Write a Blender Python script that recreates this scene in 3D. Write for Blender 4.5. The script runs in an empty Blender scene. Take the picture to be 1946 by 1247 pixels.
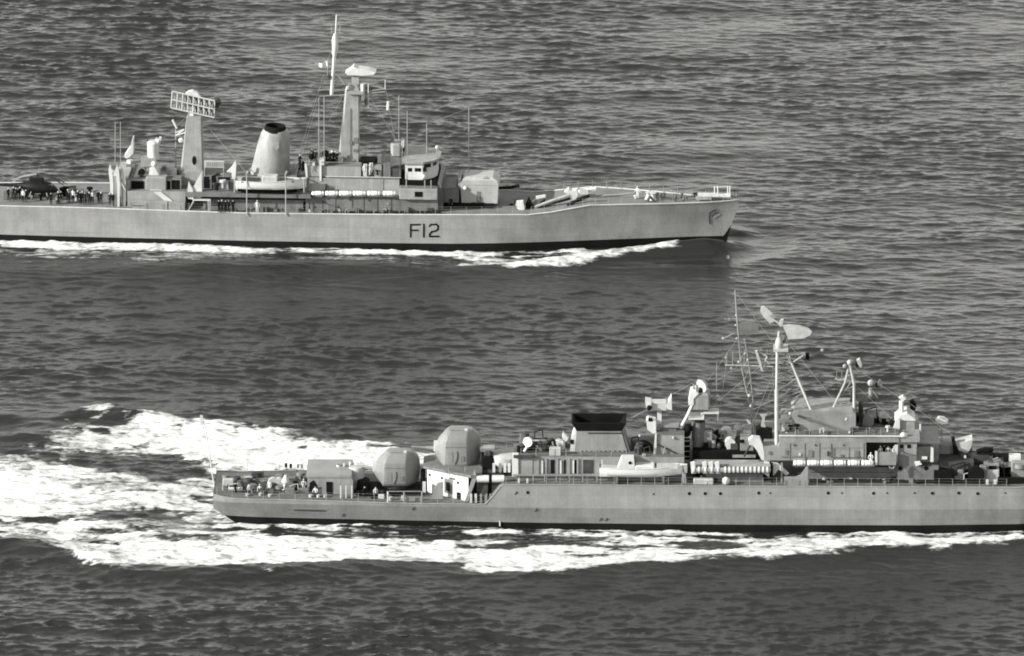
import bpy, bmesh, math, random
import numpy as np
from mathutils import Vector, Matrix
R = math.radians
random.seed(7); crng0 = random.Random(3)
rng = np.random.default_rng(11)
scene = bpy.context.scene
C = scene.collection

# ------------------------------------------------------------------ camera, sky, sun, exposure
ELEV, DIST, SCALE = R(17.0), 1300.0, 14.8          # long lens from an aircraft, about 380 m up
SE, CE = math.sin(ELEV), math.cos(ELEV)
FPX = SCALE * DIST
cam_d = bpy.data.cameras.new('camera')
cam_d.lens = 36.0 * FPX / 1946.0
cam_d.sensor_width = 36.0
cam_d.clip_start, cam_d.clip_end = 5.0, 90000.0
cam = bpy.data.objects.new('camera', cam_d)
C.objects.link(cam)
cam.location = (0, -DIST * CE, DIST * SE)
cam.rotation_euler = (R(90) - ELEV, 0, 0)
scene.camera = cam

SUN_EL, SUN_AZ = R(23.0), R(20.0)                   # low sun from astern (-X), a little on the camera's side
to_sun = Vector((-math.cos(SUN_EL) * math.cos(SUN_AZ), -math.cos(SUN_EL) * math.sin(SUN_AZ), math.sin(SUN_EL)))
world = bpy.data.worlds.new('World')
scene.world = world
world.use_nodes = True
wn = world.node_tree
wn.nodes.clear()
sky = wn.nodes.new('ShaderNodeTexSky')
sky.sky_type = 'NISHITA'
sky.sun_disc = False
sky.sun_elevation = SUN_EL
sky.sun_rotation = math.atan2(to_sun.x, to_sun.y)
sky.air_density, sky.dust_density, sky.ozone_density = 1.7, 0.5, 1.0
bw = wn.nodes.new('ShaderNodeRGBToBW')              # the photograph is black and white
tint = wn.nodes.new('ShaderNodeMix'); tint.data_type = 'RGBA'; tint.blend_type = 'MULTIPLY'
tint.inputs[0].default_value = 1.0
tint.inputs[7].default_value = (1.0, 1.0, 0.955, 1)
bg = wn.nodes.new('ShaderNodeBackground'); bg.inputs[1].default_value = 0.15
wo = wn.nodes.new('ShaderNodeOutputWorld')
wn.links.new(sky.outputs[0], bw.inputs[0]); wn.links.new(bw.outputs[0], tint.inputs[6])
wn.links.new(tint.outputs[2], bg.inputs[0]); wn.links.new(bg.outputs[0], wo.inputs[0])
sun_d = bpy.data.lights.new('sun', 'SUN')
sun_d.energy, sun_d.angle, sun_d.color = 4.3, R(0.5), (1.0, 0.995, 0.96)
sun = bpy.data.objects.new('sun', sun_d); C.objects.link(sun)
sun.rotation_euler = to_sun.to_track_quat('Z', 'Y').to_euler()
vs = scene.view_settings
scene.display_settings.display_device = 'sRGB'
vs.view_transform = 'Standard'; vs.look = 'None'; vs.gamma = 1.0; vs.use_curve_mapping = False
vs.exposure = 1.0
scene.cycles.filter_width = 1.9                     # an old press print is a little soft

# ------------------------------------------------------------------ materials
def mat(name, base, var=0.12, rough=0.55, streak=0.0, metal=0.0, bump=0.0, scale=0.35, spec=0.3, plates=False):
    m = bpy.data.materials.new(name); m.use_nodes = True
    nt = m.node_tree; N = nt.nodes; K = nt.links
    b = N['Principled BSDF']
    b.inputs['Roughness'].default_value = rough; b.inputs['Metallic'].default_value = metal
    b.inputs['Specular IOR Level'].default_value = spec
    tc = N.new('ShaderNodeTexCoord')
    def noise(sc, mp=(1, 1, 1), detail=5):
        mpn = N.new('ShaderNodeMapping'); mpn.inputs['Scale'].default_value = mp
        K.new(tc.outputs['Object'], mpn.inputs[0])
        n = N.new('ShaderNodeTexNoise'); n.inputs['Scale'].default_value = sc; n.inputs['Detail'].default_value = detail
        K.new(mpn.outputs[0], n.inputs['Vector']); return n.outputs[0]
    def rng_map(src, lo, hi, a=0.3, c=0.7):
        r = N.new('ShaderNodeMapRange'); r.inputs[1].default_value = a; r.inputs[2].default_value = c
        r.inputs[3].default_value = lo; r.inputs[4].default_value = hi
        K.new(src, r.inputs[0]); return r.outputs[0]
    def mul(a, c):
        x = N.new('ShaderNodeMath'); x.operation = 'MULTIPLY'; K.new(a, x.inputs[0]); K.new(c, x.inputs[1]); return x.outputs[0]
    f = rng_map(noise(scale), 1 - var, 1 + var)
    f = mul(f, rng_map(noise(scale * 9), 1 - var * 0.5, 1 + var * 0.5))
    if streak:
        f = mul(f, rng_map(noise(1.0, (1.3, 1.3, 0.10), 4), 1 - streak, 1 + streak * 0.6))
        f = mul(f, rng_map(noise(1.0, (4.5, 4.5, 0.16), 3), 1 - streak * 0.6, 1 + streak * 0.4, 0.35, 0.65))
    comb = N.new('ShaderNodeMix'); comb.data_type = 'RGBA'; comb.blend_type = 'MULTIPLY'; comb.inputs[0].default_value = 1
    comb.inputs[6].default_value = (base, base, base * 0.985, 1)
    K.new(f, comb.inputs[7]); K.new(comb.outputs[2], b.inputs['Base Color'])
    K.new(rng_map(noise(scale * 4), max(rough - 0.12, 0.05), min(rough + 0.12, 1)), b.inputs['Roughness'])
    if plates:                                      # welded plate seams and plating dished between the frames
        sep = N.new('ShaderNodeSeparateXYZ'); K.new(tc.outputs['Object'], sep.inputs[0])
        cb = N.new('ShaderNodeCombineXYZ'); K.new(sep.outputs['X'], cb.inputs[0]); K.new(sep.outputs['Z'], cb.inputs[1])
        bk = N.new('ShaderNodeTexBrick'); K.new(cb.outputs[0], bk.inputs['Vector']); bk.inputs['Scale'].default_value = 1.0
        bk.inputs['Brick Width'].default_value = 6.1; bk.inputs['Row Height'].default_value = 1.45; bk.inputs['Mortar Size'].default_value = 0.035; bk.inputs['Mortar Smooth'].default_value = 0.6
        bk.inputs['Color1'].default_value = (0.93, 0.93, 0.93, 1); bk.inputs['Color2'].default_value = (1.05, 1.05, 1.05, 1); bk.inputs['Mortar'].default_value = (0.82, 0.82, 0.82, 1)
        c2 = N.new('ShaderNodeMix'); c2.data_type = 'RGBA'; c2.blend_type = 'MULTIPLY'; c2.inputs[0].default_value = 1
        K.new(comb.outputs[2], c2.inputs[6]); K.new(bk.outputs[0], c2.inputs[7]); K.new(c2.outputs[2], b.inputs['Base Color'])
    if bump:
        bn = N.new('ShaderNodeBump'); bn.inputs['Strength'].default_value = bump; bn.inputs['Distance'].default_value = 0.06
        K.new(noise(0.8, (1, 1, 1), 3), bn.inputs['Height']); K.new(bn.outputs[0], b.inputs['Normal'])
    return m

M = dict(
    hullL=mat('pale_grey_hull_paint', 0.235, 0.14, 0.6, 0.08, bump=0.35, plates=True),
    hullK=mat('grey_hull_paint', 0.212, 0.13, 0.6, 0.06, bump=0.35, plates=True),
    hullK2=mat('shaded_lower_hull_paint', 0.172, 0.14, 0.6, 0.08, bump=0.35, plates=True),  # darker tone paints in the shade of the hull below the knuckle
    boot=mat('black_boot_paint', 0.007, 0.3, 0.7, spec=0.08),
    grey=mat('superstructure_grey_paint', 0.24, 0.16, 0.55, 0.13, scale=0.7),
    greyK=mat('warship_grey_paint', 0.205, 0.16, 0.55, 0.12, scale=0.7),
    mid=mat('mid_grey_paint', 0.125, 0.18, 0.6, 0.12, scale=0.9),
    dark=mat('dark_grey_paint', 0.045, 0.3, 0.7, 0.1, scale=1.0, spec=0.12),
    black=mat('black_soot_and_shade', 0.007, 0.3, 0.8, spec=0.06),  # also colours the boxes and strips that stand for shade
    mast=mat('mast_grey_paint', 0.33, 0.15, 0.5, 0.1),
    bright=mat('bright_white_paint', 0.62, 0.04, 0.4), turretK=mat('turret_grey_paint', 0.18, 0.10, 0.5, 0.08),
    white=mat('white_paint', 0.48, 0.10, 0.5, 0.10),  # also carries the sunlit brightness of some after faces
    deck=mat('grey_deck_paint', 0.14, 0.18, 0.75, 0.0, scale=0.6),
    deckK=mat('worn_deck_paint', 0.10, 0.22, 0.75, 0.0, scale=0.6),
    glass=mat('dark_window_glass', 0.008, 0.1, 0.2),
    canvas=mat('canvas_cover', 0.36, 0.15, 0.9, 0.1, scale=1.2),
    skin=mat('skin', 0.28, 0.05, 0.6), navy=mat('dark_uniform_cloth', 0.010, 0.2, 0.9, spec=0.1),
    cloth=mat('white_uniform_cloth', 0.52, 0.05, 0.9), shoe=mat('black_leather', 0.012, 0.1, 0.4),
    steel=mat('galvanised_steel', 0.22, 0.15, 0.5, metal=0.0, scale=1.5),
    rope=mat('pale_rope', 0.28, 0.2, 0.9, scale=2.0),
)

# ------------------------------------------------------------------ geometry helpers
class MB:
    """collects faces for ONE mesh object"""
    def __init__(s): s.v, s.f, s.m, s.mats, s.cur = [], [], [], [], 0
    def use(s, mt):
        if mt not in s.mats: s.mats.append(mt)
        s.cur = s.mats.index(mt); return s
    def add(s, vs_, fs):
        o = len(s.v); s.v += [tuple(q) for q in vs_]
        for f in fs: s.f.append([i + o for i in f]); s.m.append(s.cur)
        return s
    def hexa(s, p):                                # 4 bottom, 4 top
        return s.add(p, [(3, 2, 1, 0), (4, 5, 6, 7), (0, 1, 5, 4), (1, 2, 6, 5), (2, 3, 7, 6), (3, 0, 4, 7)])
    def box(s, u0, u1, v0, v1, z0, z1):
        return s.hexa([(u0, v0, z0), (u1, v0, z0), (u1, v1, z0), (u0, v1, z0), (u0, v0, z1), (u1, v0, z1), (u1, v1, z1), (u0, v1, z1)])
    def cbox(s, u0, u1, v0, v1, z0, z1, c=0.12):   # box with chamfered upright and top edges
        pl = [(u0 + c, v0), (u1 - c, v0), (u1, v0 + c), (u1, v1 - c), (u1 - c, v1), (u0 + c, v1), (u0, v1 - c), (u0, v0 + c)]
        cu, cv = (u0 + u1) / 2, (v0 + v1) / 2
        def ins(q): return (q[0] + (c if q[0] < cu else -c) * 0.8, q[1] + (c if q[1] < cv else -c) * 0.8)
        return s.rings([[(a, b, z0) for a, b in pl], [(a, b, z1 - c) for a, b in pl], [(*ins(q), z1) for q in pl]])
    def rings(s, rs, cap=True, close=True):
        n = len(rs[0]); vs_ = [q for r in rs for q in r]; fs = []
        for i in range(len(rs) - 1):
            for j in range(n if close else n - 1):
                k = (j + 1) % n
                fs.append((i * n + j, i * n + k, (i + 1) * n + k, (i + 1) * n + j))
        if cap: fs += [tuple(range(n - 1, -1, -1)), tuple(range((len(rs) - 1) * n, len(rs) * n))]
        return s.add(vs_, fs)
    def prism(s, poly, v0, v1):                    # poly of (u, z), extruded across the ship
        return s.rings([[(a, v0, b) for a, b in poly], [(a, v1, b) for a, b in poly]])
    def plan(s, poly, z0, z1):                     # poly of (u, v), extruded upwards
        return s.rings([[(a, b, z0) for a, b in poly], [(a, b, z1) for a, b in poly]])
    def tube(s, p0, p1, r0, r1=None, n=8):
        r1 = r0 if r1 is None else r1
        a, b = Vector(p0), Vector(p1); d = (b - a).normalized()
        x = d.orthogonal().normalized(); y = d.cross(x)
        rs = [[c + (x * math.cos(t) + y * math.sin(t)) * r for t in [2 * math.pi * i / n for i in range(n)]] for c, r in ((a, r0), (b, r1))]
        return s.rings(rs)
    def path(s, pts, r, n=6):
        for a, b in zip(pts, pts[1:]): s.tube(a, b, r, n=n)
        return s
    def lathe(s, c, prof, n=16, sx=1, sy=1):       # prof of (radius, z) about a vertical axis
        c = Vector(c)
        return s.rings([[c + Vector((r * sx * math.cos(t), r * sy * math.sin(t), z)) for t in [2 * math.pi * i / n for i in range(n)]] for r, z in prof])
    def ball(s, c, r, n=10, sz=1.0):
        return s.lathe(c, [(max(r * math.sin(t), 0.001), -r * sz * math.cos(t)) for t in [math.pi * i / 6 for i in range(7)]], n)
    def build(s, name, material=None, parent=None, smooth=False, label=None, kind=None):
        me = bpy.data.meshes.new(name); me.from_pydata(s.v, [], s.f)
        if s.mats:
            for x in s.mats: me.materials.append(x)
            me.polygons.foreach_set('material_index', s.m)
        else: me.materials.append(material)
        bm = bmesh.new(); bm.from_mesh(me); bmesh.ops.recalc_face_normals(bm, faces=bm.faces)
        bm.to_mesh(me); bm.free()
        if smooth:
            me.polygons.foreach_set('use_smooth', [True] * len(me.polygons))
            me.set_sharp_from_angle(angle=R(38))
        me.update()
        o = bpy.data.objects.new(name, me); C.objects.link(o)
        if parent: o.parent = parent
        if label: o['label'] = label
        if kind: o['kind'] = kind
        return o

def empty(name, loc, rz=0.0):
    o = bpy.data.objects.new(name, None); C.objects.link(o); o.location = loc; o.rotation_euler = (0, 0, rz)
    o.empty_display_size = 0.5; return o
def tag(o, label, cat, group=None, kind=None):
    o['label'] = label; o['category'] = cat
    if group: o['group'] = group
    if kind: o['kind'] = kind
    return o
def copy_tree(o, parent=None):
    c = o.copy(); C.objects.link(c); c.parent = parent
    for k in list(o.children): copy_tree(k, c)
    return c
ORD = ['nearest', 'second', 'third', 'fourth', 'fifth', 'sixth', 'seventh', 'eighth', 'ninth', 'tenth', 'eleventh', 'twelfth', 'thirteenth', 'fourteenth', 'fifteenth', 'sixteenth']

def at_plane(px, py, y):                           # photograph point -> world (x, z) on the upright plane at distance y
    k = (623.5 - py) / FPX
    z = (k * (DIST + y * CE) - y * SE) / (CE + k * SE)
    return (px - 973.0) * (DIST + y * CE - z * SE) / FPX, z
def at_level(px, py, z=0.0):                       # photograph point -> world (x, y) at height z
    k = (623.5 - py) / FPX
    y = (k * (DIST - z * SE) - z * CE) / (SE - k * CE)
    return (px - 973.0) * (DIST + y * CE - z * SE) / FPX, y

class Ship:
    """survey of one ship: turns measured points into ship coordinates (u forward, v to starboard negative = camera side, z up)"""
    def __init__(s, name, ox, oy, yaw):
        s.ox, s.oy, s.a = ox, oy, yaw
        s.root = empty(name, (ox, oy, 0), yaw)
    def p(s, px, py, v):
        u = 0.0
        for _ in range(5):
            y = s.oy + u * math.sin(s.a) + v * math.cos(s.a)
            x, z = at_plane(px, py, y)
            u = (x - s.ox + v * math.sin(s.a)) / math.cos(s.a)
        return Vector((u, v, z))
    def on(s, px, py, z):
        x, y = at_level(px, py, z); dx, dy = x - s.ox, y - s.oy
        return Vector((dx * math.cos(s.a) + dy * math.sin(s.a), -dx * math.sin(s.a) + dy * math.cos(s.a), z))
    def u(s, px, v=0.0, py=900): return s.p(px, py, v).x
    def world(s, q):
        return Vector((s.ox + q[0] * math.cos(s.a) - q[1] * math.sin(s.a), s.oy + q[0] * math.sin(s.a) + q[1] * math.cos(s.a), q[2]))
    def box(s, m, px0, px1, pt, pb, v, d, zb=None, c=0.0):
        a = s.p(px0, pt, v); b = s.p(px1, pt if pb is None else pb, v)
        z0 = zb if pb is None else b.z
        return m.cbox(a.x, b.x, v, v + d, z0, a.z, c) if c else m.box(a.x, b.x, v, v + d, z0, a.z)
    def poly(s, m, pts, v, d):
        q = [s.p(x, y, v) for x, y in pts]
        return m.prism([(a.x, a.z) for a in q], v, v + d)
    def line(s, m, pts, v, r, n=6):
        q = [s.p(x, y, (v[i] if isinstance(v, (list, tuple)) else v)) for i, (x, y) in enumerate(pts)]
        return m.path(q, r, n)
    # one-call parts
    def Pbox(s, name, mt, px0, px1, pt, pb, v, d, zb=None, c=0.0, parent=None, label=None):
        return s.box(MB(), px0, px1, pt, pb, v, d, zb, c).build(name, mt, parent or s.root, label=label)
    def Ppoly(s, name, mt, pts, v, d, parent=None, label=None):
        return s.poly(MB(), pts, v, d).build(name, mt, parent or s.root, label=label)
    def Pline(s, name, mt, pts, v, r, n=6, parent=None, label=None):
        return s.line(MB(), pts, v, r, n).build(name, mt, parent or s.root, smooth=True, label=label)

def interp(x, xs, ys): return float(np.interp(x, xs, ys))

stanchion_mesh = None
def railing(ship, pts, spacing, h=1.05, mt=None, r=0.034, wires=3, wr=0.008):
    """guard rail: wires in one mesh, each stanchion a child"""
    mt = mt or M['steel']
    m = MB(); L = [0]
    for a, b in zip(pts, pts[1:]): L.append(L[-1] + (Vector(b) - Vector(a)).length)
    n = max(1, round(L[-1] / spacing)); pos = []
    for i in range(n + 1):
        t = L[-1] * i / n
        pos.append(Vector([interp(t, L, [q[k] for q in pts]) for k in range(3)]))
    for k in range(wires):
        z = h * (k + 1) / wires - 0.03
        m.path([q + Vector((0, 0, z)) for q in pos], wr if k < wires - 1 else wr * 1.3, 4)
    rail = m.build('guard_rail', mt, ship.root)
    st = MB().tube((0, 0, 0), (0, 0, h), r, r * 0.75, 6)
    proto = st.build('stanchion', mt, rail); proto.location = pos[0]
    for q in pos[1:]:
        c = proto.copy(); C.objects.link(c); c.parent = rail; c.location = q
    return rail

# ================================================================== the sea
W = at_level
def seg_field(X, Y, pts):
    """distance to a polyline, signed (+ on the camera's side), and the parameter along it"""
    best = np.full(X.shape, 1e9, np.float32); sg = np.zeros_like(best); tt = np.zeros_like(best)
    for i in range(len(pts) - 1):
        (x0, y0), (x1, y1) = pts[i], pts[i + 1]
        dx, dy = x1 - x0, y1 - y0; l2 = dx * dx + dy * dy
        t = np.clip(((X - x0) * dx + (Y - y0) * dy) / l2, 0, 1)
        ex, ey = X - (x0 + t * dx), Y - (y0 + t * dy)
        d = ex * ex + ey * ey; k = d < best
        best = np.where(k, d, best); sg = np.where(k, np.sign(-ey), sg); tt = np.where(k, i + t, tt)
    return np.sqrt(best), sg, tt / (len(pts) - 1)
def poly_field(X, Y, poly):
    """signed distance to a polygon, positive inside"""
    best = np.full(X.shape, 1e9, np.float32); inside = np.zeros(X.shape, bool)
    n = len(poly)
    for i in range(n):
        (x0, y0), (x1, y1) = poly[i], poly[(i + 1) % n]
        dx, dy = x1 - x0, y1 - y0; l2 = dx * dx + dy * dy + 1e-9
        t = np.clip(((X - x0) * dx + (Y - y0) * dy) / l2, 0, 1)
        best = np.minimum(best, (X - x0 - t * dx) ** 2 + (Y - y0 - t * dy) ** 2)
        c = (y0 > Y) != (y1 > Y)
        inside ^= c & (X < dx * (Y - y0) / (dy if abs(dy) > 1e-9 else 1e-9) + x0)
    d = np.sqrt(best); return np.where(inside, d, -d)
def sstep(a, b, x):
    t = np.clip((x - a) / (b - a), 0, 1); return t * t * (3 - 2 * t)

STEP = 0.30
NX, NY = 768, 1408
X0, Y0 = -NX * STEP / 2, -186.0
def build_sea():
    kx = 2 * np.pi * np.fft.fftfreq(NX, STEP)[None, :]; ky = 2 * np.pi * np.fft.fftfreq(NY, STEP)[:, None]
    k = np.sqrt(kx ** 2 + ky ** 2); k[0, 0] = 1
    def field(spec):
        n = np.fft.fft2(rng.standard_normal((NY, NX)))
        return np.fft.ifft2(n * spec).real
    def filtered(lx, ly, p=2.2):
        q = np.sqrt((kx * lx) ** 2 + (ky * ly) ** 2); f = field(np.where(q < 1, 1, np.maximum(q, 1) ** -p) * (k > 0))
        f -= f.mean(); return (f / f.std()).astype(np.float32)
    th = np.arctan2(ky, kx)
    def sea(lam, hs, direc, spread, slope, cut):
        kp = 2 * np.pi / lam
        sp = k ** (-slope / 2) * np.exp(-0.6 * (kp / k) ** 2) * np.exp(-(k * cut) ** 2)
        dd = np.abs(np.cos((th - direc))) ** spread
        sp = sp * (dd + 0.03); sp[0, 0] = 0
        n = np.fft.fft2(rng.standard_normal((NY, NX))) * sp
        h = np.fft.ifft2(n).real; g = hs / 4 / h.std(); n = n * g
        dx = np.fft.ifft2(1j * kx / k * n).real; dy = np.fft.ifft2(1j * ky / k * n).real
        return h * g, dx, dy
    h1, dx1, dy1 = sea(26.0, 0.50, R(97), 6, 4.4, 0.25)
    h2, dx2, dy2 = sea(4.2, 0.33, R(84), 5, 3.3, 0.05)
    gx = X0 + STEP * np.arange(NX); gy = Y0 + STEP * np.arange(NY)
    X, Y = np.meshgrid(gx, gy); X = X.astype(np.float32); Y = Y.astype(np.float32)
    n_big, n_mid, n_str = filtered(9, 9), filtered(1.3, 1.0, 1.7), filtered(3.2, 0.7, 1.8)
    n_fin = filtered(0.5, 0.5, 1.6)
    chop = (1.0 + 0.25 * n_big).clip(0.5, 1.6) * (1.08 - 0.42 * sstep(-70, 75, X + 0.3 * Y)) * (1.0 + 0.45 * sstep(92, 118, -Y))
    swell = 1.0 - 0.35 * sstep(-40, 75, X)
    H = h1 * swell + h2 * chop
    DX = 0.9 * dx1 + 0.9 * dx2 * chop; DY = 0.9 * dy1 + 0.9 * dy2 * chop
    P = lambda pts: [W(*q) for q in pts]
    smooth_ = np.zeros_like(X)
    for line, hw_, drop in (([(-66, 44.7), (-12, 41.4), (27, 39.0)], 8.5, 0.30), ([(-34, -75.7), (22, -76.5), (90, -77.4)], 9.0, 0.30)):
        d, sg, t = seg_field(X, Y, line)              # the hollow a moving hull draws along its side
        k_ = 1 - sstep(hw_ - 1.0, hw_ + 3.5, d)
        lee = (1 - sstep(11, 34, d)) * (sg > 0)
        lee *= (1 - sstep(27, 30, X)) if line[0][1] > 0 else sstep(-25, 10, X)
        smooth_ = np.maximum(smooth_, lee)
        H = H * (1 - 0.66 * lee); DX = DX * (1 - 0.7 * lee); DY = DY * (1 - 0.7 * lee)
        H = H * (1 - 0.65 * k_) - drop * k_; DX = DX * (1 - 0.8 * k_); DY = DY * (1 - 0.8 * k_)
    def sub(pts, pad):
        xs = [q[0] for q in pts]; ys = [q[1] for q in pts]
        i0 = int(np.clip((min(xs) - pad - X0) / STEP, 0, NX - 1)); i1 = int(np.clip((max(xs) + pad - X0) / STEP, 1, NX))
        j0 = int(np.clip((min(ys) - pad - Y0) / STEP, 0, NY - 1)); j1 = int(np.clip((max(ys) + pad - Y0) / STEP, 1, NY))
        return (slice(j0, j1), slice(i0, i1))
    def ridge(pts, amps, wn, wf):                   # wn: width of the camera-side face, wf: of the far face
        pts = P(pts); s = sub(pts, 4 * max(wn, wf))
        d, sg, t = seg_field(X[s], Y[s], pts)
        a = np.interp(t, np.linspace(0, 1, len(amps)), amps).astype(np.float32)
        w = np.where(sg > 0, wn, wf)
        H[s] += a * np.exp(-(d / w) ** 2)
    # bow wave and the waves trailing off the far frigate
    ridge([(1394, 464), (1340, 471), (1280, 475), (1200, 483), (1100, 492), (1000, 506), (930, 513), (860, 518)], [0.7, 1.6, 1.4, 1.1, 0.8, 0.6, 0.45, 0.2], 2.4, 2.0)
    ridge([(900, 522), (700, 508), (400, 508), (150, 516), (-150, 522)], [0.3, 0.5, 0.5, 0.4, 0.3], 3.0, 3.5)
    ridge([(940, 486), (800, 480), (600, 474), (300, 466), (0, 458), (-150, 455)], [0.15, 0.4, 0.35, 0.4, 0.35, 0.3], 1.6, 1.2)
    ridge([(1404, 440), (1330, 424), (1250, 415)], [0.5, 0.6, 0.3], 1.5, 2.0)
    # bow wave of the near frigate
    ridge([(2150, 1030), (1946, 1032), (1800, 1040), (1600, 1052), (1450, 1062), (1300, 1072), (1100, 1086), (950, 1094), (860, 1094)], [0.9, 0.9, 0.9, 0.9, 0.9, 0.8, 0.6, 0.4, 0.2], 3.4, 2.2)
    ridge([(860, 1082), (700, 1082), (540, 1090), (380, 1096), (240, 1090), (130, 1060), (20, 1040), (-120, 1035)], [0.5, 1.0, 1.2, 1.2, 1.1, 1.0, 1.0, 0.7], 2.5, 3.2)
    ridge([(1500, 1012), (1300, 1014), (1000, 1008), (700, 994), (520, 986)], [0.1, 0.1, 0.2, 0.3, 0.4], 1.0, 1.6)
    ridge([(380, 930), (300, 940), (200, 930), (60, 920), (-100, 915)], [0.2, 0.9, 1.1, 0.8, 0.5], 5.0, 5.0)
    ridge([(900, 880), (700, 860), (540, 836), (380, 816), (240, 812), (120, 830), (0, 850)], [0.3, 0.6, 0.9, 1.0, 1.0, 0.7, 0.3], 5.0, 3.0)
    ridge([(90, 812), (150, 800), (215, 798), (330, 808)], [0.5, 1.7, 1.7, 0.3], 2.4, 2.6)
    ridge([(-60, 800), (20, 806), (90, 812)], [1.0, 1.1, 0.3], 2.6, 3.0); ridge([(-60, 838), (40, 838), (150, 842)], [0.8, 0.8, 0.2], 2.4, 3.0)
    # ---- foam
    foam = np.zeros_like(X)
    def patch(poly, soft=1.0, amp=1.0, val=1.0, nz=None, hole=False):
        poly = P(poly); s = sub(poly, 3 * soft + 3 * amp)
        d = poly_field(X[s], Y[s], poly)
        nzf = (0.6 * n_mid + 0.55 * n_str) if nz is None else nz
        f = val * sstep(-soft, soft, d + amp * nzf[s])
        foam[s] = np.clip(foam[s] - f, 0, 1) if hole else np.maximum(foam[s], f)
    # far frigate: white line along the waterline, lacy skirt, bow-wave crest
    patch([(-200, 448), (12, 455), (200, 460), (480, 469), (700, 474), (880, 476), (965, 477), (940, 488), (880, 489), (780, 484), (640, 483), (560, 478), (480, 480), (330, 476), (190, 472), (100, 471), (12, 466), (-200, 460)], 0.8, 0.5)
    patch([(-200, 460), (12, 464), (240, 472), (420, 480), (300, 490), (130, 488), (12, 486), (-200, 480)], 2.0, 2.6, 0.55)
    patch([(560, 480), (680, 484), (700, 496), (600, 492)], 1.5, 1.6, 0.5)
    patch([(880, 488), (960, 484), (1040, 490), (1030, 499), (960, 509), (915, 511), (885, 505)], 1.5, 2.4, 0.62)
    patch([(960, 507), (1060, 495), (1150, 482), (1195, 474), (1232, 467), (1290, 466), (1292, 478), (1235, 482), (1200, 487), (1150, 495), (1060, 507), (970, 515)], 0.6, 0.45)
    patch([(940, 482), (1060, 477), (1150, 471), (1120, 480), (1040, 485), (960, 489)], 0.9, 1.2, 0.8)
    patch([(1000, 486), (1070, 481), (1060, 488), (1010, 492)], 0.8, 0.8, 0.9, hole=True)
    # near frigate: broad bow-wave foam, streaked band beside the hull
    near = [(2200, 1010), (1935, 1009), (1700, 1009), (1500, 1014), (1400, 1019), (1300, 1016), (1160, 1011), (1000, 1003), (800, 996), (600, 988), (430, 982), (330, 985), (160, 985), (12, 995), (-200, 1000),
            (-200, 1030), (12, 1032), (90, 1046), (150, 1072), (230, 1086), (380, 1090), (520, 1082), (640, 1076), (760, 1072), (850, 1084), (930, 1091), (1040, 1090), (1160, 1084), (1300, 1074), (1420, 1066), (1540, 1058), (1640, 1053), (1740, 1048), (1880, 1040), (2200, 1036)]
    patch(near, 0.9, 0.9)
    patch([(420, 996), (560, 990), (700, 1000), (860, 1008), (1000, 1012), (1160, 1019), (1300, 1022), (1370, 1024), (1300, 1034), (1200, 1044), (1130, 1050), (1040, 1040), (900, 1030), (760, 1026), (620, 1014), (480, 1008)], 1.6, 3.0, 0.85, 0.45 * n_mid + 0.75 * n_str, hole=True)
    patch([(180, 985), (300, 975), (420, 985), (520, 1006), (420, 1020), (300, 1012), (200, 1000)], 1.5, 4.5, 0.55, 0.5 * n_mid + 0.7 * n_str, hole=True)
    patch([(-200, 1008), (12, 1000), (120, 1010), (200, 1040), (120, 1042), (12, 1030), (-200, 1030)], 2.0, 4.0, 0.45, hole=True)
    patch([(1780, 1018), (1860, 1014), (1946, 1016), (1946, 1022), (1860, 1022)], 0.7, 1.4, 0.6, hole=True)
    # wash from her screws
    patch([(-200, 850), (12, 873), (80, 877), (180, 898), (280, 915), (345, 935), (400, 935), (404, 958), (330, 966), (180, 972), (90, 985), (12, 990), (-200, 995)], 1.2, 1.4)
    patch([(300, 930), (404, 905), (430, 960), (420, 980), (330, 972)], 2.5, 3.0, 0.8)
    # far side bow wave
    patch([(30, 870), (90, 850), (150, 832), (215, 812), (300, 806), (390, 808), (480, 818), (560, 832), (650, 848), (800, 852), (1000, 868), (1000, 895), (560, 897), (420, 905), (385, 890), (320, 872), (220, 868), (120, 872)], 1.6, 2.2)
    patch([(560, 836), (640, 838), (640, 856), (585, 856)], 1.0, 2.0, 0.7, hole=True)
    patch([(150, 868), (250, 862), (370, 885), (390, 905), (290, 905), (200, 890)], 1.5, 2.5, 0.5, hole=True)
    patch([(20, 858), (120, 845), (220, 858), (180, 872), (60, 872)], 2.0, 3.0, 0.35, hole=True)
    patch([(150, 801), (168, 797), (205, 797), (222, 801), (205, 806), (165, 806)], 0.6, 0.5)
    patch([(1380, 484), (1385, 482), (1387, 487), (1382, 489)], 0.2, 0.1)
    patch([(400, 976), (440, 978), (600, 984), (800, 992), (1000, 1000), (1160, 1005), (1320, 1009), (1420, 1012), (1420, 1016), (1300, 1014), (1160, 1010), (1000, 1005), (800, 997), (600, 989), (430, 984)], 0.45, 0.3)
    foam *= np.clip(1.0 + 0.14 * n_big - 0.14 * np.maximum(n_str - 0.5, 0), 0.3, 1)
    # foam stands proud and lumpy; water there is broken up
    H += foam * (0.08 + 0.06 * n_mid + 0.06 * n_fin)
    calm = 1 - 0.35 * foam
    # keep the ships' insides dry is not needed (hulls go below), flatten towards the sheet's rim
    ex = np.minimum(X - gx[0], gx[-1] - X); ey = np.minimum(Y - gy[0], gy[-1] - Y)
    rim = sstep(0, 14, np.minimum(ex, ey))
    Z = (H * rim).astype(np.float32)
    XX = X + DX * rim * calm; YY = Y + DY * rim * calm
    me = bpy.data.meshes.new('sea')
    co = np.stack([XX, YY, Z], -1).reshape(-1, 3).astype(np.float32)
    j, i = np.meshgrid(np.arange(NY - 1), np.arange(NX - 1), indexing='ij')
    a = (j * NX + i).ravel()
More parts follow.
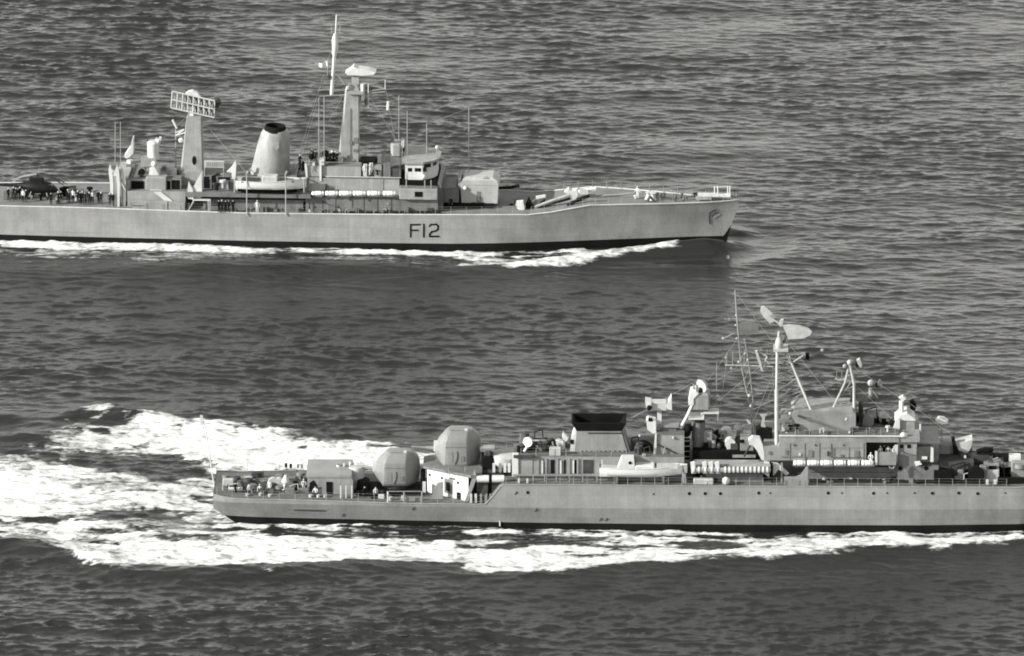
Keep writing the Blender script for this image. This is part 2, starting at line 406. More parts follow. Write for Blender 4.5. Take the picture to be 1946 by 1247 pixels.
    quads = np.stack([a, a + 1, a + NX + 1, a + NX], -1).astype(np.int32)
    # surrounding sheet out to the horizon
    far = 42000.0
    o = len(co)
    edge = [(gx[0], gy[0]), (gx[-1], gy[0]), (gx[-1], gy[-1]), (gx[0], gy[-1])]
    ringv = []
    rim_ids = np.concatenate([np.arange(NX), NX * np.arange(1, NY) + NX - 1, (NY - 1) * NX + np.arange(NX - 2, -1, -1), NX * np.arange(NY - 2, 0, -1)])
    xy = co[rim_ids, :2].astype(np.float64)
    prev = rim_ids; qs = [quads]
    for scale_ in (1.6, 4.0, 20.0, 240.0):
        c0 = np.array([0.0, Y0 + NY * STEP / 2])
        q = (xy - c0) * scale_ + c0
        ids = len(co) + np.arange(len(q))
        co = np.concatenate([co, np.concatenate([q, np.zeros((len(q), 1))], 1).astype(np.float32)])
        n = len(prev)
        qs.append(np.stack([prev, ids, np.roll(ids, -1), np.roll(prev, -1)], -1).astype(np.int32)); prev = ids
    quads = np.concatenate(qs)
    me.vertices.add(len(co)); me.vertices.foreach_set('co', co.ravel())
    me.loops.add(quads.size); me.loops.foreach_set('vertex_index', quads.ravel())
    me.polygons.add(len(quads)); me.polygons.foreach_set('loop_start', np.arange(0, quads.size, 4, dtype=np.int32))
    me.polygons.foreach_set('use_smooth', np.ones(len(quads), bool))
    me.update(calc_edges=True)
    at = me.attributes.new('foam', 'FLOAT', 'POINT')
    fv = np.zeros(len(co), np.float32); fv[:NX * NY] = (foam * rim).ravel(); at.data.foreach_set('value', fv)
    at2 = me.attributes.new('ripple', 'FLOAT', 'POINT')
    fv2 = np.ones(len(co), np.float32); fv2[:NX * NY] = (1 - 0.8 * smooth_).ravel(); at2.data.foreach_set('value', fv2)
    ob = bpy.data.objects.new('sea', me); C.objects.link(ob)
    ob['kind'] = 'structure'; ob['label'] = 'dark choppy open sea with white foam trailing from both warships'
    # material
    m = bpy.data.materials.new('sea_water'); m.use_nodes = True; me.materials.append(m)
    nt = m.node_tree; N = nt.nodes; K = nt.links; b = N['Principled BSDF']
    tc = N.new('ShaderNodeTexCoord')
    def noise(sc, mp, det, ro=0.6):
        q = N.new('ShaderNodeMapping'); q.inputs['Scale'].default_value = mp; K.new(tc.outputs['Object'], q.inputs[0])
        n = N.new('ShaderNodeTexNoise'); n.inputs['Scale'].default_value = sc; n.inputs['Detail'].default_value = det; n.inputs['Roughness'].default_value = ro
        K.new(q.outputs[0], n.inputs['Vector']); return n.outputs[0]
    def math_(op, a, c, d=None):
        x = N.new('ShaderNodeMath'); x.operation = op
        for idx, val in enumerate((a, c, d)):
            if val is None: continue
            if isinstance(val, (int, float)): x.inputs[idx].default_value = val
            else: K.new(val, x.inputs[idx])
        return x.outputs[0]
    fa = N.new('ShaderNodeAttribute'); fa.attribute_name = 'foam'
    lace = math_('ADD', math_('MULTIPLY', noise(0.9, (0.30, 1.15, 1), 7, 0.66), 0.75), math_('MULTIPLY', noise(2.6, (0.5, 1.3, 1), 5, 0.65), 0.45))
    ff = math_('ADD', math_('MULTIPLY', fa.outputs['Fac'], 1.15), math_('MULTIPLY', math_('SUBTRACT', lace, 0.63), 3.8))
    mr = N.new('ShaderNodeMapRange'); mr.interpolation_type = 'SMOOTHSTEP'; K.new(ff, mr.inputs[0])
    mr.inputs[1].default_value = 0.08; mr.inputs[2].default_value = 1.12
    fac = math_('MULTIPLY', mr.outputs[0], math_('MINIMUM', math_('MULTIPLY', fa.outputs['Fac'], 6.0), 1.0))
    col = N.new('ShaderNodeMix'); col.data_type = 'RGBA'; K.new(fac, col.inputs[0])
    col.inputs[6].default_value = (0.018, 0.018, 0.017, 1); col.inputs[7].default_value = (0.64, 0.64, 0.63, 1)
    K.new(col.outputs[2], b.inputs['Base Color'])
    ro = N.new('ShaderNodeMapRange'); K.new(fac, ro.inputs[0]); ro.inputs[3].default_value = 0.10; ro.inputs[4].default_value = 0.9
    K.new(ro.outputs[0], b.inputs['Roughness'])
    b.inputs['IOR'].default_value = 1.333
    rp = N.new('ShaderNodeAttribute'); rp.attribute_name = 'ripple'
    hgt = math_('ADD', math_('MULTIPLY', noise(1.5, (0.8, 1.0, 1), 6, 0.6), rp.outputs['Fac']), math_('MULTIPLY', math_('MULTIPLY', noise(2.6, (0.8, 1.2, 1), 6, 0.7), fac), 1.3))
    bn = N.new('ShaderNodeBump'); bn.inputs['Strength'].default_value = 1.0; bn.inputs['Distance'].default_value = 0.095
    K.new(hgt, bn.inputs['Height']); K.new(bn.outputs[0], b.inputs['Normal'])
    return ob
build_sea()

# ================================================================== hulls
def make_hull(S, st, mt, boot_h, deck_mt, knuckle=None, knuckle_mt=None, draft=-2.5):
    """st: stations (u, z_deck, hb_deck, hb_waterline, z_keel_end or None). Returns interpolators and the hull part."""
    us = [q[0] for q in st]
    zd = lambda u: interp(u, us, [q[1] for q in st]); hd = lambda u: interp(u, us, [q[2] for q in st])
    hw = lambda u: interp(u, us, [q[3] for q in st])
    zk = lambda u: interp(u, us, [(q[4] if len(q) > 4 and q[4] is not None else draft) for q in st])
    def side(u, z):
        t = min(max(z / zd(u), 0), 1)
        if knuckle:
            tk = knuckle / zd(u)
            if tk < 0.95:
                hk = hw(u) + (hd(u) - hw(u)) * 0.94
                return hw(u) + (hk - hw(u)) * (t / tk) if t < tk else hk + (hd(u) - hk) * (t - tk) / (1 - tk)
        return hw(u) + (hd(u) - hw(u)) * t ** 1.25
    fine = sorted(set([round(u, 3) for u in us] + [round(x, 3) for x in np.arange(us[0], us[-1], 1.5)]))
    def strip(zlo, zhi, rows, name, mt_, off=0.0, parent=None):
        m = MB()
        for sg in (-1, 1):
            rs = []
            for u in fine:
                lo = max(zlo(u), zk(u)); hi = max(zhi(u), lo + 0.002)
                rs.append([(u, sg * (side(u, lo + (hi - lo) * r / rows) + off), lo + (hi - lo) * r / rows) for r in range(rows + 1)])
            m.rings(rs, cap=False, close=False)
        return m.build(name, mt_, parent or S.root, smooth=True)
    kz = (lambda u: min(knuckle, zd(u) - 0.05)) if knuckle else None
    hull = strip((lambda u: kz(u)) if knuckle else (lambda u: boot_h), zd, 6, 'hull', mt)
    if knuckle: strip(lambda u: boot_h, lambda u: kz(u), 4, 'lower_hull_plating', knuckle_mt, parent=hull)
    strip(lambda u: draft, lambda u: boot_h, 3, 'boot_topping', M['boot'], parent=hull)
    m = MB()                                        # weather deck
    m.rings([[(u, -hd(u) + 0.02, zd(u) - 0.03), (u, hd(u) - 0.02, zd(u) - 0.03)] for u in fine], cap=False, close=False)
    m.build('weather_deck', deck_mt, hull)
    m = MB()                                        # rounded gunwale bar along the deck edge
    for sg in (-1, 1): m.path([(u, sg * (hd(u) - 0.02), zd(u) + 0.02) for u in fine], 0.085, 6)
    m.build('gunwale', M['white'] if mt is M['hullL'] else mt, hull, smooth=True)
    return hull, zd, hd, side

# ------------------------------------------------------------------ the far frigate F12
L = Ship('pale_grey_frigate', -12.0, 41.4, R(-3.5))
tag(L.root, 'pale grey frigate with F12 on its bow, a tall plated mast and one rounded funnel', 'warship')
def st_from(S, rows):
    out = []
    for px, py, hb, hw_, *k in rows:
        q = S.p(px, py, -hb); out.append((q.x, q.z, hb, hw_, k[0] if k else None))
    return out
rowsL = [(12, 392, 5.6, 5.3), (120, 394, 5.85, 5.6), (215, 397, 6.05, 5.8), (330, 401, 6.25, 6.0), (470, 405.5, 6.4, 6.2), (700, 408, 6.4, 6.2), (860, 408.5, 6.2, 5.9),
         (940, 408.5, 5.9, 5.3), (1004, 408.5, 5.5, 4.6), (1045, 404, 5.2, 4.1), (1084, 397, 4.8, 3.6), (1120, 390.5, 4.4, 3.1), (1180, 389, 3.75, 2.3), (1248, 388, 2.9, 1.4),
         (1300, 386.5, 2.1, 0.75), (1341, 385, 1.4, 0.3), (1372, 383, 0.75, 0.05, -2.4), (1390, 381.5, 0.35, 0.04, 2.4), (1403, 380, 0.05, 0.04, 4.9)]
stL = st_from(L, rowsL)
a0 = stL[0]
stL = [(-71.0, a0[1] - 2.3, 4.6, 4.2), (-62.5, a0[1] - 2.3, 5.2, 4.8), (-62.0, a0[1], 5.25, 4.8)] + stL
hullL, zdL, hdL, sideL = make_hull(L, stL, M['hullL'], 0.85, M['deck'])
m = MB(); u = -71.0; m.add([(u, -sideL(u, -2), -2), (u, sideL(u, -2), -2), (u, 4.6, zdL(u)), (u, -4.6, zdL(u))], [(0, 1, 2, 3)]); m.build('transom', M['hullL'], hullL)

def onhull(S, side, px, py, off):
    v = -6.0
    for _ in range(6):
        q = S.p(px, py, v); v = -(side(q.x, q.z) + off)
    return S.p(px, py, v)
def ribbon(S, side, m, pts, w, off=0.03, th=0.05):
    """painted or raised stroke following the hull plating"""
    for (xa, ya), (xb, yb) in zip(pts, pts[1:]):
        L_ = math.hypot(xb - xa, yb - ya) or 1; nx, ny = -(yb - ya) / L_ * w / 2, (xb - xa) / L_ * w / 2
        ex, ey = (xb - xa) / L_ * w / 2, (yb - ya) / L_ * w / 2
        c = [(xa - ex + nx, ya - ey + ny), (xb + ex + nx, yb + ey + ny), (xb + ex - nx, yb + ey - ny), (xa - ex - nx, ya - ey - ny)]
        m.hexa([onhull(S, side, x, y, -0.02) for x, y in c] + [onhull(S, side, x, y, off) for x, y in c])
        off += 0.004
m = MB(); ribbon(L, sideL, m, [(780.5, 450), (780.5, 427.5), (798, 427)], 3.2); ribbon(L, sideL, m, [(782, 438), (794, 438)], 3.0, 0.036); m.build('letter_f', M['black'], hullL)
m = MB(); ribbon(L, sideL, m, [(805.5, 450), (805.5, 427)], 3.4); m.build('digit_one', M['black'], hullL)
m = MB(); ribbon(L, sideL, m, [(816.5, 430), (819, 427), (829, 426.5), (832.5, 430), (832, 436), (828, 439), (820, 441), (816.5, 445), (816.5, 449.5), (833.5, 449.5)], 3.1); m.build('digit_two', M['black'], hullL)
# anchor hanging at the hawse pipe
m = MB(); ribbon(L, sideL, m, [(1349, 405), (1348, 414), (1349, 425)], 2.0, 0.05); ribbon(L, sideL, m, [(1349, 405), (1355, 401), (1361, 399)], 2.0, 0.05)
ribbon(L, sideL, m, [(1354, 411), (1359, 406), (1365, 404)], 1.5, 0.05)
an = m.build('anchor', M['dark'], hullL)
m = MB(); ribbon(L, sideL, m, [(1357, 414), (1363, 409.5), (1368, 407)], 1.1, 0.06); ribbon(L, sideL, m, [(1359, 408), (1357, 415)], 1.0, 0.06); m.build('fluke', M['white'], an)

G, GK, WH, DK, BK, MI = M['grey'], M['greyK'], M['white'], M['dark'], M['black'], M['mid']
def zat(S, u): return (zdL if S is L else zdK)(u)
def PB(S, name, mt, a, b, t, bt, v, d, **k):      # box whose foot stands on the weather deck when bt is None
    if bt is None and 'zb' not in k: k['zb'] = zat(S, S.u((a + b) / 2, v)) - 0.05
    return S.Pbox(name, mt, a, b, t, bt, v, d, **k)

# after superstructure: hangar, lockers, director
hg = PB(L, 'hangar', G, 242, 352, 363, None, -4.6, 9.2)
L.Pbox('hangar_door', WH, 214, 222, 336, 392, -4.4, 4.5, parent=hg)
m = MB(); L.poly(m, [(218, 340), (243, 338), (246, 372), (236, 394), (222, 394)], -4.3, 8.0); m.build('hangar_annex', G, hg)
for px in (206, 219, 230):
    L.Ppoly('boat_derrick', WH, [(px, 322), (px + 3, 312), (px + 7, 324), (px + 9, 352), (px + 8, 394), (px + 4, 394), (px + 3, 350)], -4.9 + 0.15 * (px % 3), 0.35, parent=hg)
L.Pline('derrick_stay', WH, [(209, 318), (224, 336), (238, 360)], -4.7, 0.1, parent=hg)
PB(L, 'deck_locker', G, 247, 318, 384, None, -5.75, 0.9); PB(L, 'deck_locker', G, 320, 351, 386, None, -5.7, 0.85)
L.Pbox('locker_handrail', DK, 252, 274, 390.5, 392, -5.79, 0.05, parent=hg)
L.Ppoly('hangar_ramp', WH, [(292, 365), (306, 365), (330, 384), (316, 384)], -4.75, 0.15, parent=hg)
top2 = PB(L, 'after_deckhouse', G, 246, 344, 340, 364, -3.6, 7.2)
L.Pbox('opening', BK, 249, 274, 344, 362, -3.64, 0.06, parent=top2); L.Pbox('opening', BK, 317, 324, 344, 362, -3.64, 0.06, parent=top2)
L.Pbox('opening', BK, 326, 342, 342, 362, -3.64, 0.06, parent=top2); L.Pbox('door_frame', WH, 241, 246, 343, 363, -3.8, 0.3, parent=top2)
L.Pbox('roof_rail', M['steel'], 246, 346, 333, 334.2, -3.5, 0.08, parent=top2)
L.Pbox('radar_office', G, 277, 316, 337, 364, -4.1, 3.4, c=0.1); L.Pbox('office_plinth', WH, 285, 308, 361, 366, -4.25, 0.4)
dr = L.Ppoly('missile_director', WH, [(282, 337), (284, 320), (294, 318), (304, 337)], -3.2, 2.4)
L.Pbox('director_platform', G, 267, 296, 302, 317, -2.9, 2.6, parent=dr)
m = MB(); q = L.p(291, 302, -1.6); m.lathe((q.x, -1.6, 0), [(0.75, q.z), (0.8, q.z + 2.2), (0.55, q.z + 2.5)], 12); m.build('director_body', WH, dr, smooth=True)
L.Pline('director_aerial', WH, [(292, 272), (298, 273), (302, 264), (306, 265)], -1.6, 0.42, parent=dr)
m = MB(); q = L.p(293, 312, -2.9); m.ball(q, 0.42); m.build('sight', WH, dr, smooth=True)
la = L.Pline('missile_launcher', WH, [(247, 317), (247, 304)], -1.2, 0.45)
L.Ppoly('missile_box', WH, [(236, 297), (248, 280), (251, 264), (253, 264), (253, 292), (243, 301), (238, 301)], -2.0, 1.6, parent=la)
L.Pbox('launcher_base', MI, 240, 256, 314, 318, -2.2, 2.4, parent=la)
for x in (219, 229): L.Pline('whip_aerial', M['steel'], [(x, 310), (x, 232)], -3.6, 0.055)

# main mast with the bedstead radar
mm = L.Ppoly('mainmast', G, [(346, 326), (355, 224), (381, 225), (384, 328)], -1.35, 2.7)
L.Ppoly('mast_sunlit_face', WH, [(343, 322), (354.5, 224), (356, 224), (348, 326)], -1.25, 2.5, parent=mm)  # white strip paints the sunlit after face of the mast
q = L.p(369, 305, -1.36); m = MB()
m.prism([(q.x + 0.27 * math.cos(t), q.z + 0.62 * math.sin(t)) for t in [2 * math.pi * i / 14 for i in range(14)]], -1.39, -1.33); m.build('mast_door', BK, mm)
L.Ppoly('mast_foot', G, [(340, 360), (346, 326), (386, 326), (386, 360)], -1.6, 3.2, parent=mm)
rad = L.Pline('radar_pedestal', WH, [(366, 224), (366, 204)], 0, 0.4, parent=mm)
c4 = [(327.5, 173.5), (408, 192), (407, 223.5), (325, 205)]
def quadpt(s, t):
    xa = c4[0][0] + (c4[1][0] - c4[0][0]) * s; ya = c4[0][1] + (c4[1][1] - c4[0][1]) * s
    xb = c4[3][0] + (c4[2][0] - c4[3][0]) * s; yb = c4[3][1] + (c4[2][1] - c4[3][1]) * s
    return (xa + (xb - xa) * t, ya + (yb - ya) * t)
m = MB()
for t in (0, 0.5, 1.0): L.line(m, [quadpt(0, t), quadpt(1, t)], [-0.55, -0.25], 0.1)
for i in range(9): L.line(m, [quadpt(i / 8, 0), quadpt(i / 8, 1)], -0.5 + 0.3 * i / 8, 0.075)
for r in range(2):
    for i in range(8):
        s0 = (i + 0.5) / 8; t0 = 0.25 + 0.5 * r; x, y = quadpt(s0, t0)
        L.line(m, [(x - 3, y - 4), (x - 3, y + 4)], -0.4, 0.05, 4); L.line(m, [(x, y), (x, y + 6)], -0.4, 0.05, 4)
bed = m.build('bedstead_radar', WH, mm)
m = MB(); L.poly(m, [quadpt(0.02, 0.02), quadpt(0.98, 0.02), quadpt(0.98, 0.98), quadpt(0.02, 0.98)], 0.35, 0.05); m.build('radar_mesh', MI, mm)
L.Ppoly('radar_crown', WH, [(352, 179), (358, 174.5), (366, 173), (374, 176), (381, 186)], -0.2, 0.8, parent=mm)
L.Ppoly('beacon_aerial', DK, [(408, 190), (413, 189), (421, 200), (414, 205), (408, 205)], 0.5, 1.2, parent=mm)
L.Pline('aerial_pole', M['steel'], [(334, 326), (334, 246)], 0.4, 0.09, parent=mm)
L.Pline('yard', DK, [(309, 269), (347, 266)], 0.2, 0.07, parent=mm)
L.Pline('aerial_horn', WH, [(328, 228), (332, 236), (336, 244)], 0.3, 0.16, parent=mm); L.Pline('aerial_arm', WH, [(334, 252), (350, 246), (334, 258), (352, 252)], 0.3, 0.08, parent=mm)
m = MB(); m.ball(L.p(344, 267, 0.2), 0.36); m.build('lamp', WH, mm, smooth=True)

# midships deckhouse, alleyway, trestle
md = PB(L, 'midships_deckhouse', MI, 386, 582, 378, None, -4.9, 9.8)
L.Pbox('boat_deck', MI, 352, 590, 366.5, 377.5, -5.9, 11.8, parent=md)
L.Pbox('upper_house', MI, 384, 480, 342, 367, -3.6, 7.2, parent=md)
L.Pbox('opening', BK, 387, 398, 336, 364, -3.66, 0.1, parent=md); L.Pbox('opening', BK, 402, 411, 334, 366, -3.66, 0.1, parent=md); L.Pbox('opening', BK, 414, 438, 337, 342, -3.7, 0.15, parent=md)
L.Pbox('vent_house', G, 412, 434, 344, 365, -3.9, 0.6, parent=md)
L.Pbox('door', BK, 576, 581, 383, 402, -4.94, 0.06, parent=md)
sg = L.Pbox('slatted_screen', M['canvas'], 388, 426, 306, 319, -2.4, 0.25)
for x in range(391, 425, 4): L.Pbox('slat', G, x, x + 2, 308, 317, -2.45, 0.05, parent=sg)
for x in (388, 424): L.Pline('screen_post', M['steel'], [(x + 1, 342), (x + 1, 318)], -2.3, 0.07, parent=sg)
L.Ppoly('sail_vent', WH, [(363, 378), (366, 358), (379, 336), (383, 328), (384, 372), (380, 378)], -5.2, 0.5)
L.Ppoly('sail_vent', WH, [(356, 370), (358, 345), (366, 360), (368, 376)], -5.4, 0.4)
L.Ppoly('sail_vent', WH, [(355, 372), (361, 368), (368, 374), (367, 379), (358, 378)], -5.7, 0.5)
L.Ppoly('gun_shield', WH, [(431, 327), (440, 318), (447, 306), (449, 312), (447, 345), (441, 344), (440, 328)], -3.2, 0.4)
tr = L.Pbox('trestle', WH, 366, 400, 379, 382, -5.8, 0.6)
for a, b in ((369, 358), (396, 397), (400, 399)): L.Pline('trestle_leg', G, [(a, 381), (b, 401)], -5.7, 0.1, parent=tr)
# funnel
fz = L.p(514, 322, 0).z
def ell(x0, x1, py, wv, tilt=0.0, n=24, dz=0):
    a, b = L.p(x0, py, 0), L.p(x1, py, 0); cu, ru = (a.x + b.x) / 2, (b.x - a.x) / 2
    return [(cu + ru * math.cos(t), wv * math.sin(t), a.z + dz + tilt * math.cos(t)) for t in [2 * math.pi * i / n for i in range(n)]]
fn = MB().rings([ell(477, 551, 342, 2.35), ell(478, 551, 318, 2.3), ell(489, 550.5, 274, 1.95), ell(496, 550, 252, 1.7), ell(500, 547, 246, 1.5), ell(505, 542, 242.5, 1.2)], cap=False).build('funnel', G, L.root, smooth=True)
MB().rings([ell(499, 548, 250, 1.62), ell(503, 543, 242, 1.42), ell(504, 542, 238, 1.35, -0.05), ell(506, 540, 238, 1.22, -0.05), ell(507, 539, 246, 1.15)], cap=True).build('funnel_cap', BK, fn, smooth=True)
MB().rings([ell(474, 554, 337, 2.5), ell(474, 554, 321, 2.45), ell(480, 550, 321, 2.1)], cap=False).build('funnel_skirt', G, fn, smooth=True)
L.Pbox('funnel_housing', MI, 470, 562, 340, 367, -3.4, 6.8, parent=fn)
q = L.p(526, 278, -1.9); m = MB()
m.prism([(q.x + x, q.z + z) for x, z in [(-0.3, 0.55), (0.3, 0.55), (0.3, -0.1), (0, -0.55), (-0.3, -0.1)]], -2.0, -1.55); m.build('funnel_badge', M['steel'], fn)
# davits
for x in (469, 543):
    dv = L.Pline('boat_davit', M['mast'], [(x, 410), (x, 345), (x - 1, 330)], -6.55, 0.065); L.Pline('davit_arm', M['mast'], [(x, 332), (x + 2, 326)], [-6.5, -4.6], 0.12, parent=dv)
L.Pline('davit_stay', M['steel'], [(446, 340), (446, 366)], -5.8, 0.12); L.Pline('davit_stay', M['steel'], [(578, 340), (578, 366)], -5.8, 0.1)

# forward superstructure
fs = PB(L, 'forward_superstructure', MI, 581, 761, 374, None, -5.0, 10.0)
for x, y in ((596, 392), (640, 391), (664, 378), (700, 379), (735, 385)): L.Pbox('hatch_cover', DK if x != 735 else G, x, x + 4, y, y + 4, -5.05, 0.08, parent=fs)
L.Pline('hose', DK, [(612, 382), (622, 388), (640, 394), (652, 398)], -5.06, 0.05, parent=fs)
for x in (586, 611, 636, 668, 690, 716, 742): L.Pbox('wall_stiffener', MI, x, x + 1.2, 376, 404, -5.07, 0.08, parent=fs)
L.Pbox('raft_shelf', MI, 585, 757, 371.5, 374.5, -5.55, 0.9, parent=fs)
h2 = L.Pbox('operations_house', G, 622, 759, 338, 372, -3.9, 7.8); L.Pbox('signal_deck_edge', WH, 618, 762, 335.5, 338.5, -4.15, 0.25, parent=h2)
L.Pbox('house_end', G, 588, 622, 338, 372, -3.7, 7.4, parent=h2); L.Pbox('ledge', G, 586, 618, 350, 364, -4.3, 0.5, parent=h2)
L.Pbox('wall_seam', MI, 728, 729, 340, 362, -3.94, 0.06, parent=h2)
h3 = L.Pbox('signal_house', G, 584, 686, 316, 337, -3.5, 7.0); L.Pbox('house_front', MI, 686, 762, 318, 337, -2.6, 5.6, parent=h3)
L.Ppoly('corner_post', WH, [(579, 312), (583, 312), (585, 338), (581, 338)], -3.7, 0.3, parent=h3); L.Pbox('signal_mast_foot', WH, 607, 611, 306, 344, -3.8, 0.25, parent=h3)
L.Pbox('roof_rail', M['steel'], 586, 686, 308, 309, -3.4, 0.05, parent=h3)
for x, y, w, h, mt in ((690, 315, 7, 22, WH), (701, 313, 7, 14, WH), (711, 316, 14, 21, G), (718, 296, 7, 14, MI), (728, 310, 14, 27, MI), (746, 320, 16, 16, DK), (594, 311, 4, 7, WH), (610, 304, 6, 10, WH)):
    L.Pbox('signal_locker', mt, x, x + w, y, y + h, -3.3, 0.9, parent=h3)
for x, y, w, h in ((614, 298, 30, 18), (684, 303, 32, 8), (566, 310, 4, 14), (572, 312, 5, 14)):
    L.Pbox('flag_locker', BK, x, x + w, y, y + h, -1.4, 1.6, c=0.15, parent=h3)
for q_, r_ in ((L.p(619, 292, -0.8), 0.5), (L.p(592, 298, -2), 0.42)): MB().ball(q_, r_).build('searchlight', BK, h3, smooth=True)
L.Pline('yard_arm', WH, [(628, 288), (642, 291)], -1.2, 0.2, parent=h3)
# foremast
fm = L.Ppoly('foremast', G, [(646, 312), (658, 180), (681, 180), (681, 312)], -1.2, 2.4)
L.Ppoly('mast_sunlit_edge', WH, [(642, 309), (656, 171), (659, 170), (649, 312)], -1.0, 2.0, parent=fm)  # sunlight on the mast's after edge, painted as a white strip
L.Pbox('mast_platform', G, 659, 690, 176, 180, -1.6, 3.2, parent=fm)
for x, y, w, h in ((664, 268, 5, 7), (672, 262, 8, 10), (672, 284, 7, 5), (660, 296, 6, 4)): L.Pbox('mast_fitting', MI, x, x + w, y, y + h, -1.35, 0.2, parent=fm)
fr = L.Ppoly('cheese_radar', WH, [(656, 138), (666, 133), (672, 127), (680, 131), (700, 134), (714, 138), (710, 142), (690, 144), (660, 143)], -0.9, 1.8, parent=fm)
L.Pbox('radar_mount', G, 668, 682, 144, 178, -0.5, 1.0, parent=fm)
L.Pline('mast_strut', G, [(676, 160), (684, 178)], -0.7, 0.12, parent=fm); L.Pline('mast_strut', G, [(664, 160), (660, 178)], -0.7, 0.12, parent=fm)
pm = L.Pline('polemast', WH, [(630, 180), (636, 100)], 0.0, 0.22, n=8, parent=fm); L.Pline('topmast', WH, [(636, 100), (639.5, 28)], 0.0, 0.10, parent=fm)
m = MB(); q = L.p(637, 82, 0); m.lathe((q.x, 0, q.z), [(0.15, -1.3), (0.42, -0.8), (0.45, 0.4), (0.2, 1.3)], 10); q = L.p(635.5, 100, 0); m.lathe((q.x, 0, q.z), [(0.2, -0.5), (0.38, 0), (0.2, 0.5)], 10); m.build('masthead_aerial', WH, fm, smooth=True)
L.Pline('gaff_bracket', G, [(640, 140), (656, 160)], 0.0, 0.12, parent=fm); L.Pbox('pole_fitting', DK, 623, 628, 144, 150, -0.3, 0.6, parent=fm)
L.Pline('dipole', M['steel'], [(631, 60), (646, 58)], 0, 0.05, parent=fm); L.Pline('dipole', M['steel'], [(630, 52), (630, 64)], 0, 0.06, parent=fm); L.Pline('dipole', M['steel'], [(646, 50), (646, 63)], 0, 0.06, parent=fm)
for a, b in (((660, 180), (733, 168)), ((700, 161), (733, 169)), ((664, 182), (732, 174)), ((700, 202), (738, 202)), ((606, 183), (660, 180))): L.Pline('yard', G, [a, b], -0.4, 0.07, parent=fm)
for a, b, r in (((689, 160), (689, 190), 0.28), ((738, 193), (737, 209), 0.2), ((700, 160), (700, 205), 0.07), ((732, 152), (732, 170), 0.06)): L.Pline('yard_aerial', WH, [a, b], -0.6, r, parent=fm)
L.Pbox('aerial_box', DK, 693, 698, 190, 200, -0.8, 0.6, parent=fm); L.Pbox('aerial_box', WH, 686, 691, 184, 192, -0.9, 0.6, parent=fm)
for x, a, b, v in ((606, 186, 318, -3.0), (616, 182, 306, -2.0), (758, 182, 318, -0.5), (774, 212, 312, -3.0), (811, 234, 306, -0.5), (891, 203, 336, 0.5)): L.Pline('whip_aerial', M['steel'], [(x, b), (x, a)], v, 0.065)
for a, b, va in (((774, 228), (812, 232), -1.0), ((690, 182), (758, 200), -0.4), ((812, 236), (891, 206), -0.2)): L.Pline('rigging_wire', M['steel'], [a, b], va, 0.02, n=4)
# bridge
br = L.Pbox('bridge_base', MI, 760, 832, 379, 404, -5.0, 10.0); L.Ppoly('bridge_front_slope', MI, [(832, 346), (838, 352), (842, 406), (832, 406)], -4.2, 8.4, parent=br)
wing = L.Pbox('bridge_wing', G, 759, 831, 359, 380, -5.6, 11.2, c=0.06, parent=br); L.Pbox('window', BK, 788, 803, 364.5, 374.5, -5.64, 0.06, parent=br)
L.Pbox('wing_shade_block', BK, 762, 830, 343, 362, -4.0, 8.0, parent=br)  # black block paints in the shade under the wheelhouse
for x in (771, 806, 818): L.Pbox('wing_stanchion', G, x, x + 2, 343, 360, -5.0, 0.15, parent=br)
m = MB()
a, b = L.p(770, 344, -3.6), L.p(829, 322, -3.6)
pl = [(a.x, -3.6), (b.x - 1.8, -3.6), (b.x - 0.6, -2.7), (b.x, -1.4), (b.x, 1.4), (b.x - 0.6, 2.7), (b.x - 1.8, 3.6), (a.x, 3.6)]
wh = m.plan(pl, a.z, b.z + 0.75).build('wheelhouse', WH, L.root)
ro = [(a.x - 0.4, -3.9), (b.x - 1.7, -3.9), (b.x - 0.3, -2.9), (b.x + 0.35, -1.5), (b.x + 0.35, 1.5), (b.x - 0.3, 2.9), (b.x - 1.7, 3.9), (a.x - 0.4, 3.9)]
MB().plan(ro, b.z + 0.755, b.z + 1.0).build('wheelhouse_roof', G, wh)
for x0, x1 in ((775, 783), (788, 800), (804, 811)): L.Pbox('window', BK, x0, x1, 319.5, 326.5, -3.63, 0.06, parent=wh)
for i in range(2, 6):
    (ua, va), (ub, vb) = pl[i - 1], pl[i]
    ax, av, bx, bv = ua + (ub - ua) * 0.14, va + (vb - va) * 0.14, ua + (ub - ua) * 0.86, va + (vb - va) * 0.86
    nx, nv = (vb - va), -(ub - ua); l = math.hypot(nx, nv); nx, nv = nx / l * 0.03, nv / l * 0.03
    z0, z1 = b.z + 0.1, b.z + 0.62
    MB().hexa([(ax - nx, av - nv, z0), (bx - nx, bv - nv, z0), (bx + nx, bv + nv, z0), (ax + nx, av + nv, z0), (ax - nx, av - nv, z1), (bx - nx, bv - nv, z1), (bx + nx, bv + nv, z1), (ax + nx, av + nv, z1)]).build('window', M['glass'], wh)
m = MB(); m.ball(L.p(805, 336, -3.8), 0.36); m.build('wing_lamp', WH, wh, smooth=True)
L.Pline('light_pole', M['steel'], [(829, 314), (831, 282)], -1, 0.06, parent=wh); m = MB(); m.ball(L.p(831, 280, -1), 0.27); m.build('ball_light', WH, wh, smooth=True)
for x, y, w, h in ((784, 304, 6, 10), (797, 305, 8, 9), (808, 302, 6, 11), (818, 306, 10, 8)): L.Pbox('roof_fitting', M['canvas'], x, x + w, y, y + h, -1.5, 0.8, parent=wh)
gd = L.Pbox('gunnery_director', G, 744, 762, 274, 297, -1.2, 2.4, c=0.2); L.Pbox('director_face', WH, 742.5, 749, 274, 292, -1.0, 2.0, parent=gd)
q = L.p(745, 263, -0.4); m = MB(); m.tube((q.x - 0.1, -0.4, q.z), (q.x + 0.25, -0.4, q.z), 0.62, 0.35, 14); m.build('director_dish', MI, gd, smooth=True)
